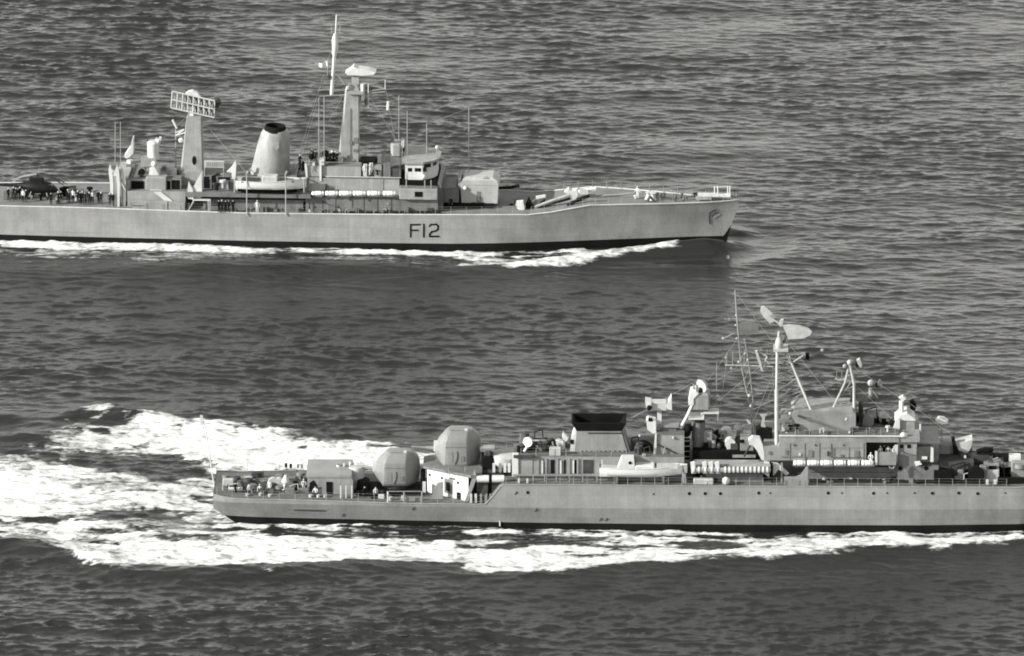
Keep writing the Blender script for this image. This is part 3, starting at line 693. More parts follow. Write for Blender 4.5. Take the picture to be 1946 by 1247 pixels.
L.Pline('dish_arm', G, [(747, 264), (750, 276)], -0.4, 0.12, parent=gd); L.Pbox('director_sight', WH, 762.5, 767.5, 270, 281, -1, 1.4, parent=gd); L.Pbox('sight_shade', BK, 763, 768, 281, 289, -0.9, 1.4, parent=gd)
L.Pbox('director_pedestal', MI, 742, 766, 297, 322, -1.0, 2.0, parent=gd)
# twin gun turret
tu = MB(); L.poly(tu, [(877, 387), (945, 387), (947, 350), (943, 343), (879, 343), (875, 350)], -2.1, 4.2)
q0, q1 = L.p(879, 343, -2.1), L.p(943, 343, -2.1); tu.rings([[(q0.x, -2.08, q0.z + .003), (q1.x, -2.08, q0.z + .003), (q1.x, 2.08, q0.z + .003), (q0.x, 2.08, q0.z + .003)], [(q0.x + .35, -1.7, q0.z + .38), (q1.x - .5, -1.7, q0.z + .34), (q1.x - .5, 1.7, q0.z + .34), (q0.x + .35, 1.7, q0.z + .38)]])
tu = tu.build('gun_turret', M['mast'], L.root); L.Pbox('turret_door', MI, 906, 914, 364, 384, -2.13, 0.06, parent=tu); L.Pbox('turret_seam', MI, 880, 943, 352, 352.8, -2.13, 0.05, parent=tu); L.Pbox('sight_hood', G, 918, 928, 338, 344, -1.9, 0.8, parent=tu)
L.Ppoly('turret_hood', G, [(870, 343), (876, 340), (876, 360), (871, 358)], -1.7, 3.4, parent=tu)
m = MB(); m.ball(L.p(884.5, 358, -2.15), 0.3); m.build('turret_lamp', WH, tu, smooth=True)
for v in (-0.6, 0.6): L.Pline('gun_barrel', BK, [(944, 357.5), (968, 356.5), (987, 353)], v, 0.22, n=8, parent=tu)
q = L.p(910, 387, 0); z0 = zdL(q.x); m = MB(); m.lathe((q.x, 0, 0), [(2.3, z0 - 0.1), (2.3, L.p(910, 386, -2.1).z + 0.1)], 20); m.build('turret_ring', DK, tu, smooth=True)  # dark colour stands for the shadow gap under the turret
L.Ppoly('ammunition_house', MI, [(840, 358), (866, 356), (872, 364), (872, 385), (840, 385)], -2.6, 5.2); L.Pbox('ammunition_house_base_shade', BK, 846, 938, 388, None, -2.9, 4.6, zb=zdL(15) - 0.1)  # black base paints in the shadow below house and turret
# foredeck
bw_ = L.Ppoly('breakwater', G, [(1006, 402), (1012, 384), (1020, 376), (1036, 371), (1038, 376), (1024, 382), (1018, 392), (1010, 404)], -1.6, 0.3)
L.Ppoly('breakwater_lip', WH, [(1018, 374), (1036, 371), (1037, 375), (1020, 379)], -1.8, 0.4, parent=bw_); L.Ppoly('breakwater_strut', BK, [(1014, 394), (1036, 379), (1036, 384), (1016, 398)], -1.5, 0.3, parent=bw_)
L.Ppoly('winch', WH, [(981, 384), (994, 383), (997, 398), (990, 402), (982, 396)], -3.2, 0.8); L.Ppoly('winch_drum', BK, [(998, 390), (1004, 376), (1006, 378), (1012, 392), (1002, 402)], -2.6, 0.7)
sp = L.Pline('stowed_boom', G, [(1016, 394), (1048, 382), (1082, 371)], -2.4, 0.24); L.Pline('boom_underside_shade', BK, [(1022, 396), (1048, 387.5), (1084, 377)], -2.5, 0.2, parent=sp)  # black tube paints the shaded underside of the boom
L.Pline('boom_stay', BK, [(1078, 390), (1097, 381), (1120, 372)], -2.9, 0.26, parent=sp)
hw = L.Ppoly('anchor_windlass', WH, [(1072, 366), (1080, 360), (1086, 363), (1096, 362), (1098, 370), (1094, 380), (1088, 380), (1086, 371), (1080, 369)], -1.2, 1.3)
L.Pline('windlass_shaft', WH, [(1094, 366), (1112, 362), (1133, 358.5)], -0.9, 0.3, parent=hw); L.Pbox('windlass_box', M['canvas'], 1102, 1118, 361, 370, -1.4, 1.0, parent=hw)
L.Pline('mooring_rope', M['rope'], [(1126, 380), (1150, 371), (1180, 369), (1205, 366)], -0.6, 0.06)
for x, y in ((1232, 378), (1241, 380)):
    m = MB(); q = L.on(x, y, zdL(L.u(x, -1, 378)) + 0.0); m.lathe(q, [(0.5, 0), (0.28, 0.3), (0.28, 0.75), (0.45, 0.95), (0.1, 1.0)], 12); m.build('capstan', WH, L.root, smooth=True)
L.Pline('hawser', WH, [(1207, 362), (1216, 364), (1226, 372), (1236, 382)], -0.4, 0.12); L.Pline('cable', DK, [(1228, 384), (1236, 374), (1244, 384)], -1.8, 0.18)
for x, y in ((1262, 372), (1284, 374), (1296, 372), (1300, 378), (1322, 370)):
    m = MB(); q = L.on(x, y + 3, zdL(L.u(x, 0, 375))); m.lathe(q, [(0.3, 0), (0.2, 0.1), (0.2, 0.5), (0.28, 0.6)], 10); m.build('bollard', MI, L.root, smooth=True)
L.Pbox('bow_platform', WH, 1326, 1388, 371, 375, -0.6, 1.2); L.Pbox('bow_step', G, 1322, 1352, 376, 380, -0.9, 0.8)
for x in (1358, 1364, 1383, 1387): L.Pline('jackstaff_post', WH, [(x, 372), (x, 354)], 0.1, 0.08)
L.Pline('bow_rail_bar', WH, [(1356, 356), (1390, 355)], 0.1, 0.05)
def roof(S, px0, px1, py, v, d, par, mt):
    a_, b_ = S.p(px0, py, v), S.p(px1, py, v); MB().box(a_.x + .1, b_.x - .1, v + .1, v + d - .1, a_.z - 0.05, a_.z + 0.03).build('roof_deck', mt, par)
RD = M['deck']
roof(L, 242, 352, 363, -4.6, 9.2, hg, RD); roof(L, 246, 344, 340, -3.6, 7.2, top2, RD); roof(L, 622, 759, 338, -3.9, 7.8, h2, RD); roof(L, 584, 686, 316, -3.5, 7.0, h3, RD); roof(L, 581, 761, 374, -5.0, 10.0, fs, RD); roof(L, 759, 831, 359, -5.6, 11.2, wing, RD)
for x in range(632, 830, 16): L.Pbox('base_shade_strip', BK, x, x + crng0.uniform(9, 14), 402, 406, -5.75, 0.3)  # black dashes paint shade along the foot of the wall
# ready-use lockers and vents along the decks
for x in (414, 436, 500, 520, 560, 606, 668, 720, 770, 812): L.Pbox('ready_use_locker', random.choice([MI, DK, G]), x, x + random.uniform(6, 13), 404 - random.uniform(4, 9), None, -5.6, 0.6, zb=4.6)
# guard rails
def edge(S, zd, hd, xs, sgn, inset=0.15):
    out = []
    for x in xs:
        u = S.u(x, sgn * 5, 400 if S is L else 930); out.append((u, sgn * (hd(u) - inset), zd(u) + 0.02))
    return out
railing(L, edge(L, zdL, hdL, range(215, 1010, 40), -1), 2.0)
railing(L, edge(L, zdL, hdL, list(range(1010, 1400, 26)) + [1396], -1), 1.7, mt=M['steel'])
railing(L, edge(L, zdL, hdL, list(range(880, 1400, 26)) + [1396], 1), 1.9, mt=M['steel'])
a, b = L.p(700, 337, -4.1), L.p(760, 337, -4.1); railing(L, [(a.x, -4.0, a.z), (b.x, -4.0, a.z)], 1.4)

# ------------------------------------------------------------------ the near frigate
K = Ship('grey_missile_frigate', 22.0, -76.5, R(-0.8))
tag(K.root, 'darker grey frigate with two faceted gun turrets aft, black funnel cap and lattice masts', 'warship')
rowsK = [(405, 940, 4.7, 3.4, 1.6), (425, 945, 5.15, 3.7, 0.75), (442, 948, 5.35, 3.9, -0.1), (480, 949.5, 5.55, 4.3, -0.9), (555, 950.6, 5.8, 4.7), (760, 957, 6.35, 5.5), (905, 959, 6.65, 5.9), (922, 958.5, 6.7, 6.0),
         (936, 944, 6.75, 6.05), (950, 926, 6.8, 6.1), (957, 922, 6.85, 6.1), (1070, 921.5, 6.9, 6.35), (1319, 924.5, 7.0, 6.7), (1554, 925, 7.0, 6.8), (1750, 926, 6.95, 6.7), (1937, 927, 6.5, 6.0)]
stK = st_from(K, rowsK); e = stK[-1]
stK += [(46.0, e[1] + 0.4, 5.6, 4.3), (54.0, e[1] + 1.0, 4.2, 2.3), (60.0, e[1] + 1.6, 2.6, 0.8, -2.4), (64.0, e[1] + 2.0, 1.1, 0.1, 2.0), (66.5, e[1] + 2.3, 0.05, 0.04, 7.6)]
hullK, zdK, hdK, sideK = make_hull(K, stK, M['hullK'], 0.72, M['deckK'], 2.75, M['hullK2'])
u0 = stK[0][0]; zt = stK[0][1]
MB().add([(u0, -sideK(u0, 1.6), 1.6), (u0, sideK(u0, 1.6), 1.6), (u0, 4.7, zt), (u0, -4.7, zt)], [(0, 1, 2, 3)]).build('transom', M['hullK'], hullK)
def zatK(px): return zdK(K.u(px, -4))
FD, QD = 5.55, 2.75                                # forecastle deck and quarterdeck heights
for x, y in ((1003, 936), (1242, 939), (1310, 938), (1340, 938), (1369, 938), (1442, 937), (1464, 937), (1574, 937), (1600, 937), (1660, 937.5), (1686, 937), (1738, 937), (1772, 937.5), (1822, 937), (1858, 938), (1910, 937), (1956, 938)):
    q = onhull(K, sideK, x, y, 0.0); r = 0.2 if x in (1003, 1310, 1340, 1369, 1442, 1574, 1660, 1772, 1822, 1858) else 0.11
    m = MB(); m.tube((q.x, q.y + 0.12, q.z), (q.x, q.y - 0.035, q.z), r, n=12); pt_ = m.build('porthole', BK, hullK)
    m = MB(); m.tube((q.x, q.y + 0.1, q.z), (q.x, q.y - 0.02, q.z), r + 0.06, n=12); m.build('porthole_rim', M['hullK'], pt_)
for x0, x1, y in ((545, 622, 966), (560, 618, 970)):
    m = MB(); ribbon(K, sideK, m, [(x0, y), (x1, y + 1.2)], 2.2, 0.05); m.build('rubbing_strake', M['hullK'] if y < 968 else DK, hullK)
for x, y in ((785, 966), (980, 937), (1018, 969), (1141, 987), (1152, 987), (652, 978)):
    q = onhull(K, sideK, x, y, 0); MB().tube((q.x - 0.1, q.y + 0.1, q.z - 0.2), (q.x + 0.15, q.y - 0.04, q.z + 0.15), 0.12, n=8).build('discharge_scupper', DK, hullK)
K.Pline('draught_mark', WH, [(950, 990), (950, 1000)], -6.35, 0.07, parent=hullK)

# quarterdeck: sonar hoist gear, reels, bollards, rail clutter
vd = K.Ppoly('sonar_house', GK, [(584, 908), (668, 908), (671, 914), (671, 938), (664, 941), (612, 941), (612, 926), (584, 926)], -3.0, 6.2)
K.Pbox('house_top_plate', M['hullK'], 582, 668, 903.5, 908, -3.1, 6.4, parent=vd)
for x in (646, 656, 667): K.Pbox('house_leg', WH, x, x + 2.6, 924, 952, -4.6, 0.25, parent=vd)
K.Pbox('house_opening', BK, 620, 632, 916, 940, -3.06, 0.08, parent=vd); K.Ppoly('house_port', BK, [(588, 918), (596, 913), (602, 922), (602, 938), (588, 940)], -3.06, 0.08, parent=vd)
K.Pbox('canister', WH, 639, 647, 885, 900, 0.2, 0.9, c=0.2, parent=vd); K.Pbox('canister', M['canvas'], 652, 657, 884, 896, 0.2, 0.9, c=0.2, parent=vd); K.Pbox('canister', WH, 663, 668, 881, 890, 0.6, 0.9, c=0.2, parent=vd)
m = MB(); q = K.p(676, 940, -1.0); m.lathe((q.x, 0, 0), [(1.0, QD - 0.1), (1.05, QD + 2.4), (0.8, QD + 2.9), (0.2, QD + 3.0)], 16); m.build('cable_drum_cover', M['canvas'], K.root, smooth=True)
m = MB(); K.poly(m, [(412, 937), (425, 917), (560, 917), (572, 926), (572, 940), (430, 940)], 0.6, 2.6); m.build('towed_sonar_hatch', MI, K.root)
K.Ppoly('hatch_coaming', DK, [(424, 938), (432, 924), (520, 922), (530, 928), (530, 945)], -1.2, 1.7)
K.Pline('handling_beam', WH, [(434, 929), (461, 929)], -2.4, 0.22); K.Pline('handling_beam', GK, [(424, 940), (424, 922)], -2.4, 0.14)
for x in (520, 531):
    m = MB(); q = K.on(x, 929, QD); m.tube(q + Vector((0, -0.3, 0.7)), q + Vector((0, 0.3, 0.7)), 0.75, n=16); m.build('cable_reel', M['canvas'], K.root, smooth=True)
m = MB(); q = K.p(531, 908, 1.0); m.tube(q + Vector((0, -0.1, 0)), q + Vector((0, 0.1, 0)), 0.5, n=14); m.build('fairlead', GK, K.root)
for x, y in ((545, 938), (563, 944), (495, 948), (513, 950), (590, 951), (605, 951), (618, 951), (470, 949), (742, 955)):
    m = MB(); q = K.on(x, y, QD); m.lathe(q, [(0.28, 0), (0.22, 0.1), (0.2, 0.6), (0.27, 0.7), (0.05, 0.72)], 10); m.build('bollard', random.choice([WH, GK, M['canvas']]), K.root, smooth=True)
m = MB(); q = K.on(543, 936, QD); m.lathe(q, [(0.55, 0), (0.5, 0.5), (0.28, 1.0), (0.5, 1.4), (0.15, 2.2)], 14); m.build('capstan', WH, K.root, smooth=True)
K.Pbox('ammunition_locker', BK, 547, 582, 928, 940, -1.0, 2.2, c=0.1); K.Pbox('ammunition_locker', BK, 573, 584, 916, 926, -0.2, 1.2)
for x, y in ((541, 884), (550, 885), (564, 885), (571, 886)): K.Pbox('fairlead_block', BK if x < 555 else GK, x, x + 5, y - 2, y + 5, 5.4, 0.4)
K.Pline('ensign_staff', WH, [(408, 930), (390, 812), (381, 789)], [0.2, 0.2, 0.2], 0.09); q = K.p(382, 794, 0.2)
MB().box(q.x - 0.1, q.x + 0.22, 0.1, 0.3, q.z - 0.9, q.z + 0.3).build('staff_truck', WH, K.root)
K.Pline('mooring_spar', DK, [(375, 952), (405, 957)], -4.2, 0.12)

# aft gun turrets: faceted shells
def turret(px0, px1, pt, pb, ring_z):
    a, b = K.p(px0, pb, -2.0), K.p(px1, pt, -2.0); w, h, z0 = b.x - a.x, b.z - a.z, a.z
    U = lambda t: a.x + w * t; Z = lambda t: z0 + h * t
    rs = []                                        # rings over height: (z, back, front of flat side, rear of flat side, nose half width, half width)
    for t, ul, ufl, ufr, ur, hn, hh in ((0.0, .20, .23, .70, .90, .7, 1.85), (0.10, .13, .24, .71, .965, .4, 2.05), (0.40, .0, .26, .71, 1.0, .22, 2.05), (0.74, .13, .27, .71, .985, .3, 2.05), (0.87, .22, .30, .71, .94, .5, 1.85), (1.0, .32, .38, .71, .82, .7, 1.25)):
        rs.append([(U(ul), -hn, Z(t)), (U(ufl), -hh, Z(t)), (U(ufr), -hh, Z(t)), (U(ur), -hn, Z(t)), (U(ur), hn, Z(t)), (U(ufr), hh, Z(t)), (U(ufl), hh, Z(t)), (U(ul), hn, Z(t))])
    tb = MB().rings(rs).build('gun_turret', M['turretK'], K.root)
    bm = bmesh.new(); bm.from_mesh(tb.data); bmesh.ops.bevel(bm, geom=bm.edges[:], offset=0.11, segments=2, affect='EDGES', profile=0.6); bm.to_mesh(tb.data); bm.free()
    tb.data.polygons.foreach_set('use_smooth', [True] * len(tb.data.polygons))
    MB().cbox(U(.30), U(.42), -2.09, -2.0, Z(.16), Z(.46), 0.03).build('access_hatch', M['turretK'], tb); MB().box(U(.26), U(.70), -2.065, -2.0, Z(.585), Z(.597)).build('turret_seam', DK, tb); MB().cbox(U(.58), U(.66), -2.12, -2.0, Z(.2), Z(.34), 0.03).build('junction_box', MI, tb)
    zb = Z(0.42)
    MB().tube((U(0.10), 0, zb), (U(-0.15), 0, zb + 0.08), 0.28, 0.18, 12).tube((U(-0.15), 0, zb + 0.08), (U(-0.45), 0, zb + 0.22), 0.13, 0.10, 10).build('gun_barrel', GK, tb, smooth=True)
    MB().box(U(0.02), U(0.12), -0.45, 0.45, Z(0.36), Z(0.62)).build('mantlet', WH, tb)
    m = MB(); m.path([(U(0.30), -1.15, Z(0.93)), (U(0.40), -0.8, Z(1.02)), (U(0.66), -0.8, Z(1.02)), (U(0.74), -1.1, Z(0.93))], 0.07); m.build('roof_rail', GK, tb)
    m = MB(); m.path([(U(0.46), -2.06, Z(0.10)), (U(0.50), -2.07, Z(0.22)), (U(0.52), -2.06, Z(0.36)), (U(0.51), -2.05, Z(0.48))], 0.06); m.build('access_handrail', DK, tb)
    MB().box(U(0.66), U(0.72), -1.0, -0.6, Z(0.97), Z(1.05)).build('roof_sight', WH, tb)
    MB().lathe((U(0.5), 0, 0), [(1.75, ring_z), (1.75, z0 + 0.02)], 20).build('turret_ring', DK, tb, smooth=True)  # ring darkened to paint in the shade below the gunhouse
turret(706, 798, 866, 925, QD - 0.1)
turret(822, 914, 824, 889, 6.2)
# raised deckhouse carrying the upper turret; its after wall runs diagonally
a, b, c, d = K.u(812, -1.8, 945), K.u(890, -5.3, 955), K.u(900, -5.3, 950), K.u(956, -5.3, 930)
pts = [(a, -1.8), (b, -5.3), (b, 5.3), (a, 1.8)]
ah = MB().plan(pts, QD - 0.05, 6.1).build('after_deckhouse', WH, K.root)  # white puts the sunlit after wall's brightness into the colour
MB().plan([(b + 0.002, -3.4), (d, -3.4), (d, 3.4), (b + 0.002, 3.4)], QD - 0.05, 6.1).build('deckhouse_rear', DK, ah)  # dark colour paints in the shade of the recess
MB().plan([(a - 0.5, -1.9), (b + 0.3, -5.7), (c + 1.0, -5.5), (c + 1.0, 5.5), (b + 0.3, 5.7), (a - 0.5, 1.9)], 6.105, 6.42).build('turret_deck', MI, ah)
def onwall(t, z): return Vector((a + (b - a) * t, -1.8 + (-3.5) * t, z))
nrm = Vector((-3.5, -(b - a), 0)).normalized()
nrm = nrm if nrm.y < 0 else -nrm
for t, z in ((0.06, 5.3), (0.36, 5.25), (0.75, 5.1)):
    q = onwall(t, z); MB().tube(q - nrm * 0.05, q + nrm * 0.03, 0.17, n=12).build('porthole', BK, ah)
def wallbox(t0, t1, z0, z1, mt, name, off):
    A, B = onwall(t0, 0), onwall(t1, 0); o_ = nrm * off
    MB().hexa([Vector((A.x, A.y, z0)) - o_, Vector((B.x, B.y, z0)) - o_, Vector((B.x, B.y, z0)) + o_, Vector((A.x, A.y, z0)) + o_, Vector((A.x, A.y, z1)) - o_, Vector((B.x, B.y, z1)) - o_, Vector((B.x, B.y, z1)) + o_, Vector((A.x, A.y, z1)) + o_]).build(name, mt, ah)
wallbox(0.42, 0.62, 3.5, 5.3, MI, 'door', 0.04); wallbox(0.46, 0.56, 3.8, 4.9, BK, 'door_panel', 0.06); wallbox(0.72, 0.82, 2.8, 3.9, BK, 'opening', 0.05); wallbox(0.54, 0.68, 5.35, 5.55, DK, 'rung', 0.05)
K.Ppoly('splinter_screen', GK, [(820, 948), (824, 930), (832, 918), (842, 916), (842, 950)], -4.4, 0.2, parent=ah); K.Pbox('vent_trunk', WH, 803, 809, 918, 936, -3.2, 0.6, parent=ah)
K.Ppoly('stair', GK, [(884, 952), (890, 952), (906, 908), (903, 896), (898, 908)], -5.6, 0.8, parent=ah)
for x in (826, 852, 884): K.Pline('platform_rail', M['steel'], [(x, 897), (x, 888)], -4.4, 0.05, parent=ah)
K.Pline('depth_charge_rail', GK, [(736, 934), (806, 934)], -6.0, 0.06); 
for x in (737, 768, 802): K.Pline('rail_post', WH if x == 737 else GK, [(x, 955), (x, 934)], -6.0, 0.1)
K.Pbox('fire_locker', WH, 762, 769, 944, 952, -5.6, 0.5); K.Pbox('fire_locker', GK, 772, 800, 946, 955, -5.4, 0.6)
for x, w in ((906, 23), (935, 23)):
    q0, q1 = K.p(x, 910, -5.4), K.p(x + w, 910, -5.4); MB().tube(q0, q1, 0.45, n=12).build('stowed_cylinder', WH, K.root, smooth=True)
    K.Pbox('cylinder_rack', DK, x, x + w - 2, 916, 944, -5.2, 1.0)
for x in (893, 902, 912, 922, 930): K.Pbox('ready_shell_locker', WH if x in (893, 902) else GK, x, x + 4, 940, 956, -6.2, 0.35)
MB().box(K.u(936, -5), K.u(958, -5), -4.5, 4.5, QD - 0.1, FD - 0.04).build('step_bulkhead', DK, K.root)

K.Pbox('loading_machinery', BK, 914, 938, 868, 902, -2.2, 2.6, c=0.2); K.Pbox('loading_machinery', DK, 920, 934, 858, 868, -1.8, 1.6, c=0.15)
K.Pbox('gap_shade_box', BK, 678, 702, 918, 944, -2.4, 2.6, c=0.25); K.Pbox('gap_shade_box', BK, 799, 808, 898, 938, -1.5, 2.0, c=0.15); K.Pbox('deck_shade_sheet', BK, 676, 806, 939, 941, -3.6, 5.0)  # added black boxes and sheet stand for shade around the lower turret
# forecastle-deck house and gear, funnel
zf = FD - 0.06
h1 = PB(K, 'midships_deckhouse', GK, 986, 1300, 868, 906, -4.7, 9.4); PB(K, 'midships_base', MI, 975, 1306, 905, None, -4.95, 9.9)
K.Pbox('house_end_plate', WH, 973, 985, 866, 906, -4.9, 1.2, parent=h1); K.Pbox('panel', M['hullK'], 986, 1012, 872, 902, -4.76, 0.08, parent=h1); K.Pbox('panel_shadow_ledge', DK, 976, 1018, 866, 871, -5.1, 0.3, parent=h1)  # dark ledge stands for the shadow along the panel's top
for x in (1021, 1036, 1058, 1080, 1096): K.Pbox('wall_frame', M['hullK'], x, x + 3, 872, 903, -4.85, 0.16, parent=h1)
for x in (1029, 1064, 1088): K.Pbox('pipe_riser', WH, x, x + 3, 876, 900, -4.9, 0.25, parent=h1)
for x, w in ((1046, 8), (1072, 3), (1092, 7), (1108, 20)): K.Pbox('opening', BK if w < 15 else DK, x, x + w, 874, 900, -4.74, 0.08, parent=h1)
for x in (1012, 1034, 1056, 1081, 1106, 1133): K.Pbox('guard_frame', GK, x, x + 2.2, 903, 921, -5.6, 0.12, parent=h1)
K.Pbox('deck_edge_strip', GK, 975, 1140, 902.5, 905, -5.3, 0.4, parent=h1)
for x in (936, 948, 957, 965): K.Pbox('standpipe', WH if x != 948 else GK, x, x + 5, 882, 898, -3.6, 0.4)
for x in (984, 1000): K.Pbox('bitts', WH, x, x + 4, 911, 920, -6.0, 0.4)
m = MB(); q = K.p(963, 880, -0.6); m.lathe((q.x, -0.6, 0), [(1.5, 6.0), (1.55, q.z - 0.2), (2.05, q.z + 0.3), (2.1, q.z + 1.1), (1.9, q.z + 1.25), (0.4, q.z + 1.35)], 24); m.build('launcher_silo', M['canvas'], K.root, smooth=True)
K.Pbox('silo_hatch_house', MI, 976, 1000, 852, 866, -3.0, 2.0); K.Pline('deck_pipe', GK, [(912, 852), (940, 852)], -1.0, 0.5)
sl = K.Pline('searchlight_arm', WH, [(996, 858), (1004, 846)], -3.4, 0.16); m = MB(); q = K.p(1005, 839, -3.4); m.tube(q + Vector((-0.15, -0.25, 0)), q + Vector((0.1, 0.2, 0)), 0.62, 0.5, 14); m.build('reflector', WH, sl, smooth=True)
K.Pbox('net_bin', BK, 1000, 1054, 843, 866, -2.4, 2.4, c=0.25)
m = MB()
for i in range(7): K.line(m, [(1022 + i * 5, 846), (1018 + i * 5, 864)], -2.45, 0.035, 4); K.line(m, [(1018, 847 + i * 2.6), (1054, 847 + i * 2.6)], -2.45, 0.03, 4)
m.build('cargo_net', M['rope'], K.root)
K.Pline('derrick', GK, [(1050, 840), (1056, 866)], -2.6, 0.12); K.Pbox('ventilator', M['canvas'], 1056, 1074, 838, 862, -2.2, 1.2, c=0.2); K.Ppoly('ventilator_cowl', WH, [(1068, 832), (1070, 822), (1080, 834), (1076, 840)], -2.4, 0.8)
fk = K.Ppoly('funnel', GK, [(1091, 867), (1096, 819), (1180, 819), (1194, 867)], -2.7, 3.4)
K.Ppoly('funnel_sunlit_after_side', WH, [(1082, 866), (1087, 836), (1093, 819), (1096, 819), (1091, 867)], -2.6, 3.2, parent=fk)  # white paints sunlight onto the funnel's after side
K.Ppoly('funnel_shaded_front_side', MI, [(1180, 819), (1185, 822), (1200, 866), (1194, 867)], -2.6, 3.2, parent=fk)  # darker grey paints shade onto the funnel's forward side
A = K.p(1086, 804, -2.95); B = K.p(1190, 804, -2.95); Cc = K.p(1096, 819, -2.7); D = K.p(1182, 819, -2.7)
MB().rings([[(Cc.x, -2.75, Cc.z + 0.01), (D.x, -2.75, Cc.z + 0.01), (D.x, 0.75, Cc.z + 0.01), (Cc.x, 0.75, Cc.z + 0.01)], [(A.x, -3.0, A.z), (B.x, -3.0, A.z), (B.x, 0.6, A.z + .15), (A.x, 0.6, A.z + .15)],
            [(A.x + .2, -2.8, A.z), (B.x - .2, -2.8, A.z), (B.x - .2, 0.4, A.z + .15), (A.x + .2, 0.4, A.z + .15)], [(Cc.x + .3, -2.4, Cc.z + .1), (D.x - .3, -2.4, Cc.z + .1), (D.x - .3, .3, Cc.z + .1), (Cc.x + .3, .3, Cc.z + .1)]]).build('funnel_cap', BK, fk)
K.Pbox('louvre_strip', DK, 1117, 1182, 822, 825, -2.75, 0.06, parent=fk)
for i in range(10): K.Pbox('louvre_slot', DK if i < 5 else BK, 1104 + i * 9, 1107.5 + i * 9, 857, 866, -2.76, 0.07, parent=fk)
K.Pbox('uptake_door', BK, 1084, 1090, 836, 844, -2.66, 0.06, parent=fk)
# boat-deck reel, director towers
m = MB(); q = K.p(1222, 866, -2.0); 
m.tube((q.x, -2.4, q.z + 0.3), (q.x, -0.6, q.z + 0.3), 1.25, n=20); m.build('hawser_reel', BK, K.root, smooth=True)
m = MB(); m.tube((q.x, -2.5, q.z + 0.3), (q.x, -2.42, q.z + 0.3), 0.62, n=16); m.build('reel_hub', DK, K.root)
d1 = K.Pbox('director_house', GK, 1246, 1300, 828, 878, -3.3, 6.6); K.Ppoly('house_after_post', WH, [(1241, 872), (1245, 826), (1248, 826), (1247, 872)], -3.5, 0.4, parent=d1)
K.Pline('inclined_ladder', DK, [(1250, 845), (1293, 866)], -3.4, 0.1, parent=d1); K.Pline('inclined_ladder', GK, [(1258, 878), (1264, 850)], -3.5, 0.08, parent=d1)
for x, y in ((1280, 832), (1294, 870), (1216, 828)): 
    m = MB(); m.ball(K.p(x, y, -3.4), 0.17); m.build('deck_lamp', M['mast'], d1, smooth=True)
K.Ppoly('radar_cabin', WH, [(1228, 800), (1232, 797), (1246, 800), (1247, 823), (1240, 824), (1230, 816)], -2.0, 1.6, parent=d1); K.Pbox('cabin_window', BK, 1232, 1240, 796, 801, -2.05, 0.4, parent=d1)
K.Pbox('tower_stem', WH, 1249, 1257, 784, 828, -1.2, 0.8, parent=d1); K.Pbox('tower_gallery', GK, 1250, 1290, 808, 813, -1.6, 1.6, parent=d1); K.Pbox('gallery_screen', MI, 1254, 1285, 813, 828, -1.4, 1.6, parent=d1)
an1 = K.Pbox('missile_guidance_radar', M['canvas'], 1232, 1268, 764, 780, -1.4, 1.3, c=0.12); K.Ppoly('radar_horn', WH, [(1226, 763), (1238, 765), (1236, 780), (1228, 776)], -1.7, 1.9, parent=an1); K.Ppoly('radar_horn', WH, [(1266, 772), (1276, 755), (1277, 780), (1268, 778)], -1.6, 1.7, parent=an1)
m = MB(); m.ball(K.p(1234, 775, -1.75), 0.33); m.build('radar_eye', BK, an1, smooth=True)
cy = MB(); q0 = K.p(1327, 877, -1.2); q1 = K.p(1327, 806, -1.2); cy.lathe((q0.x, -0.1, 0), [(0.82, q0.z), (0.82, q1.z)], 20)
cy = cy.build('director_tower', MI, K.root, smooth=True); K.Pbox('tower_face', GK, 1311, 1316, 838, 878, -1.1, 0.7, parent=cy); K.Pbox('tower_recess', BK, 1300, 1311, 836, 874, -0.6, 0.8, parent=cy)
for y in (838, 848, 858, 868, 876): K.Pline('tower_rung', WH, [(1299, y), (1312, y)], -0.9, 0.06, parent=cy)
K.Pline('tower_strut', WH, [(1293, 814), (1306, 790), (1316, 768)], -1.2, 0.18, parent=cy); K.Pbox('tower_top', WH, 1308, 1338, 795, 798, -1.3, 2.4, parent=cy); K.Pbox('tower_collar', BK, 1320, 1339, 798, 802, -1.1, 2.0, parent=cy)
m = MB(); m.ball(K.p(1308, 814, -1.0), 0.55); m.ball(K.p(1304, 822, -0.8), 0.6); m.build('cable_bundle', BK, cy, smooth=True)
K.Pbox('side_platform', WH, 1337, 1366, 783, 787, -1.0, 1.6, parent=cy); K.Pbox('platform_bracket', WH, 1332, 1338, 784, 797, -0.9, 0.8, parent=cy); K.Pline('platform_post', GK, [(1365, 787), (1364, 800)], -0.9, 0.08, parent=cy)
fd = K.Pbox('fire_control_director', GK, 1314, 1349, 749, 779, -1.3, 2.6, c=0.2); K.Ppoly('director_shoulder', WH, [(1308, 770), (1312, 748), (1322, 744), (1328, 748), (1318, 758), (1318, 770)], -1.4, 2.6, parent=fd)
q = K.p(1334, 733, -0.4); m = MB(); m.tube(q + Vector((-0.1, -0.2, 0)), q + Vector((0.3, 0.2, 0.1)), 0.85, 0.55, 16); m.build('director_dish', M['canvas'], fd, smooth=True)
K.Pline('dish_fork', BK, [(1330, 748), (1333, 737)], -0.5, 0.25, parent=fd); K.Pline('dish_fork', GK, [(1319, 745), (1318, 730)], -0.3, 0.12, parent=fd); K.Pline('sight_arm', GK, [(1348, 756), (1366, 752)], -0.5, 0.1, parent=fd)
roof(K, 986, 1300, 868, -4.7, 9.4, h1, M['deckK']); roof(K, 1246, 1300, 828, -3.3, 6.6, d1, M['deckK'])
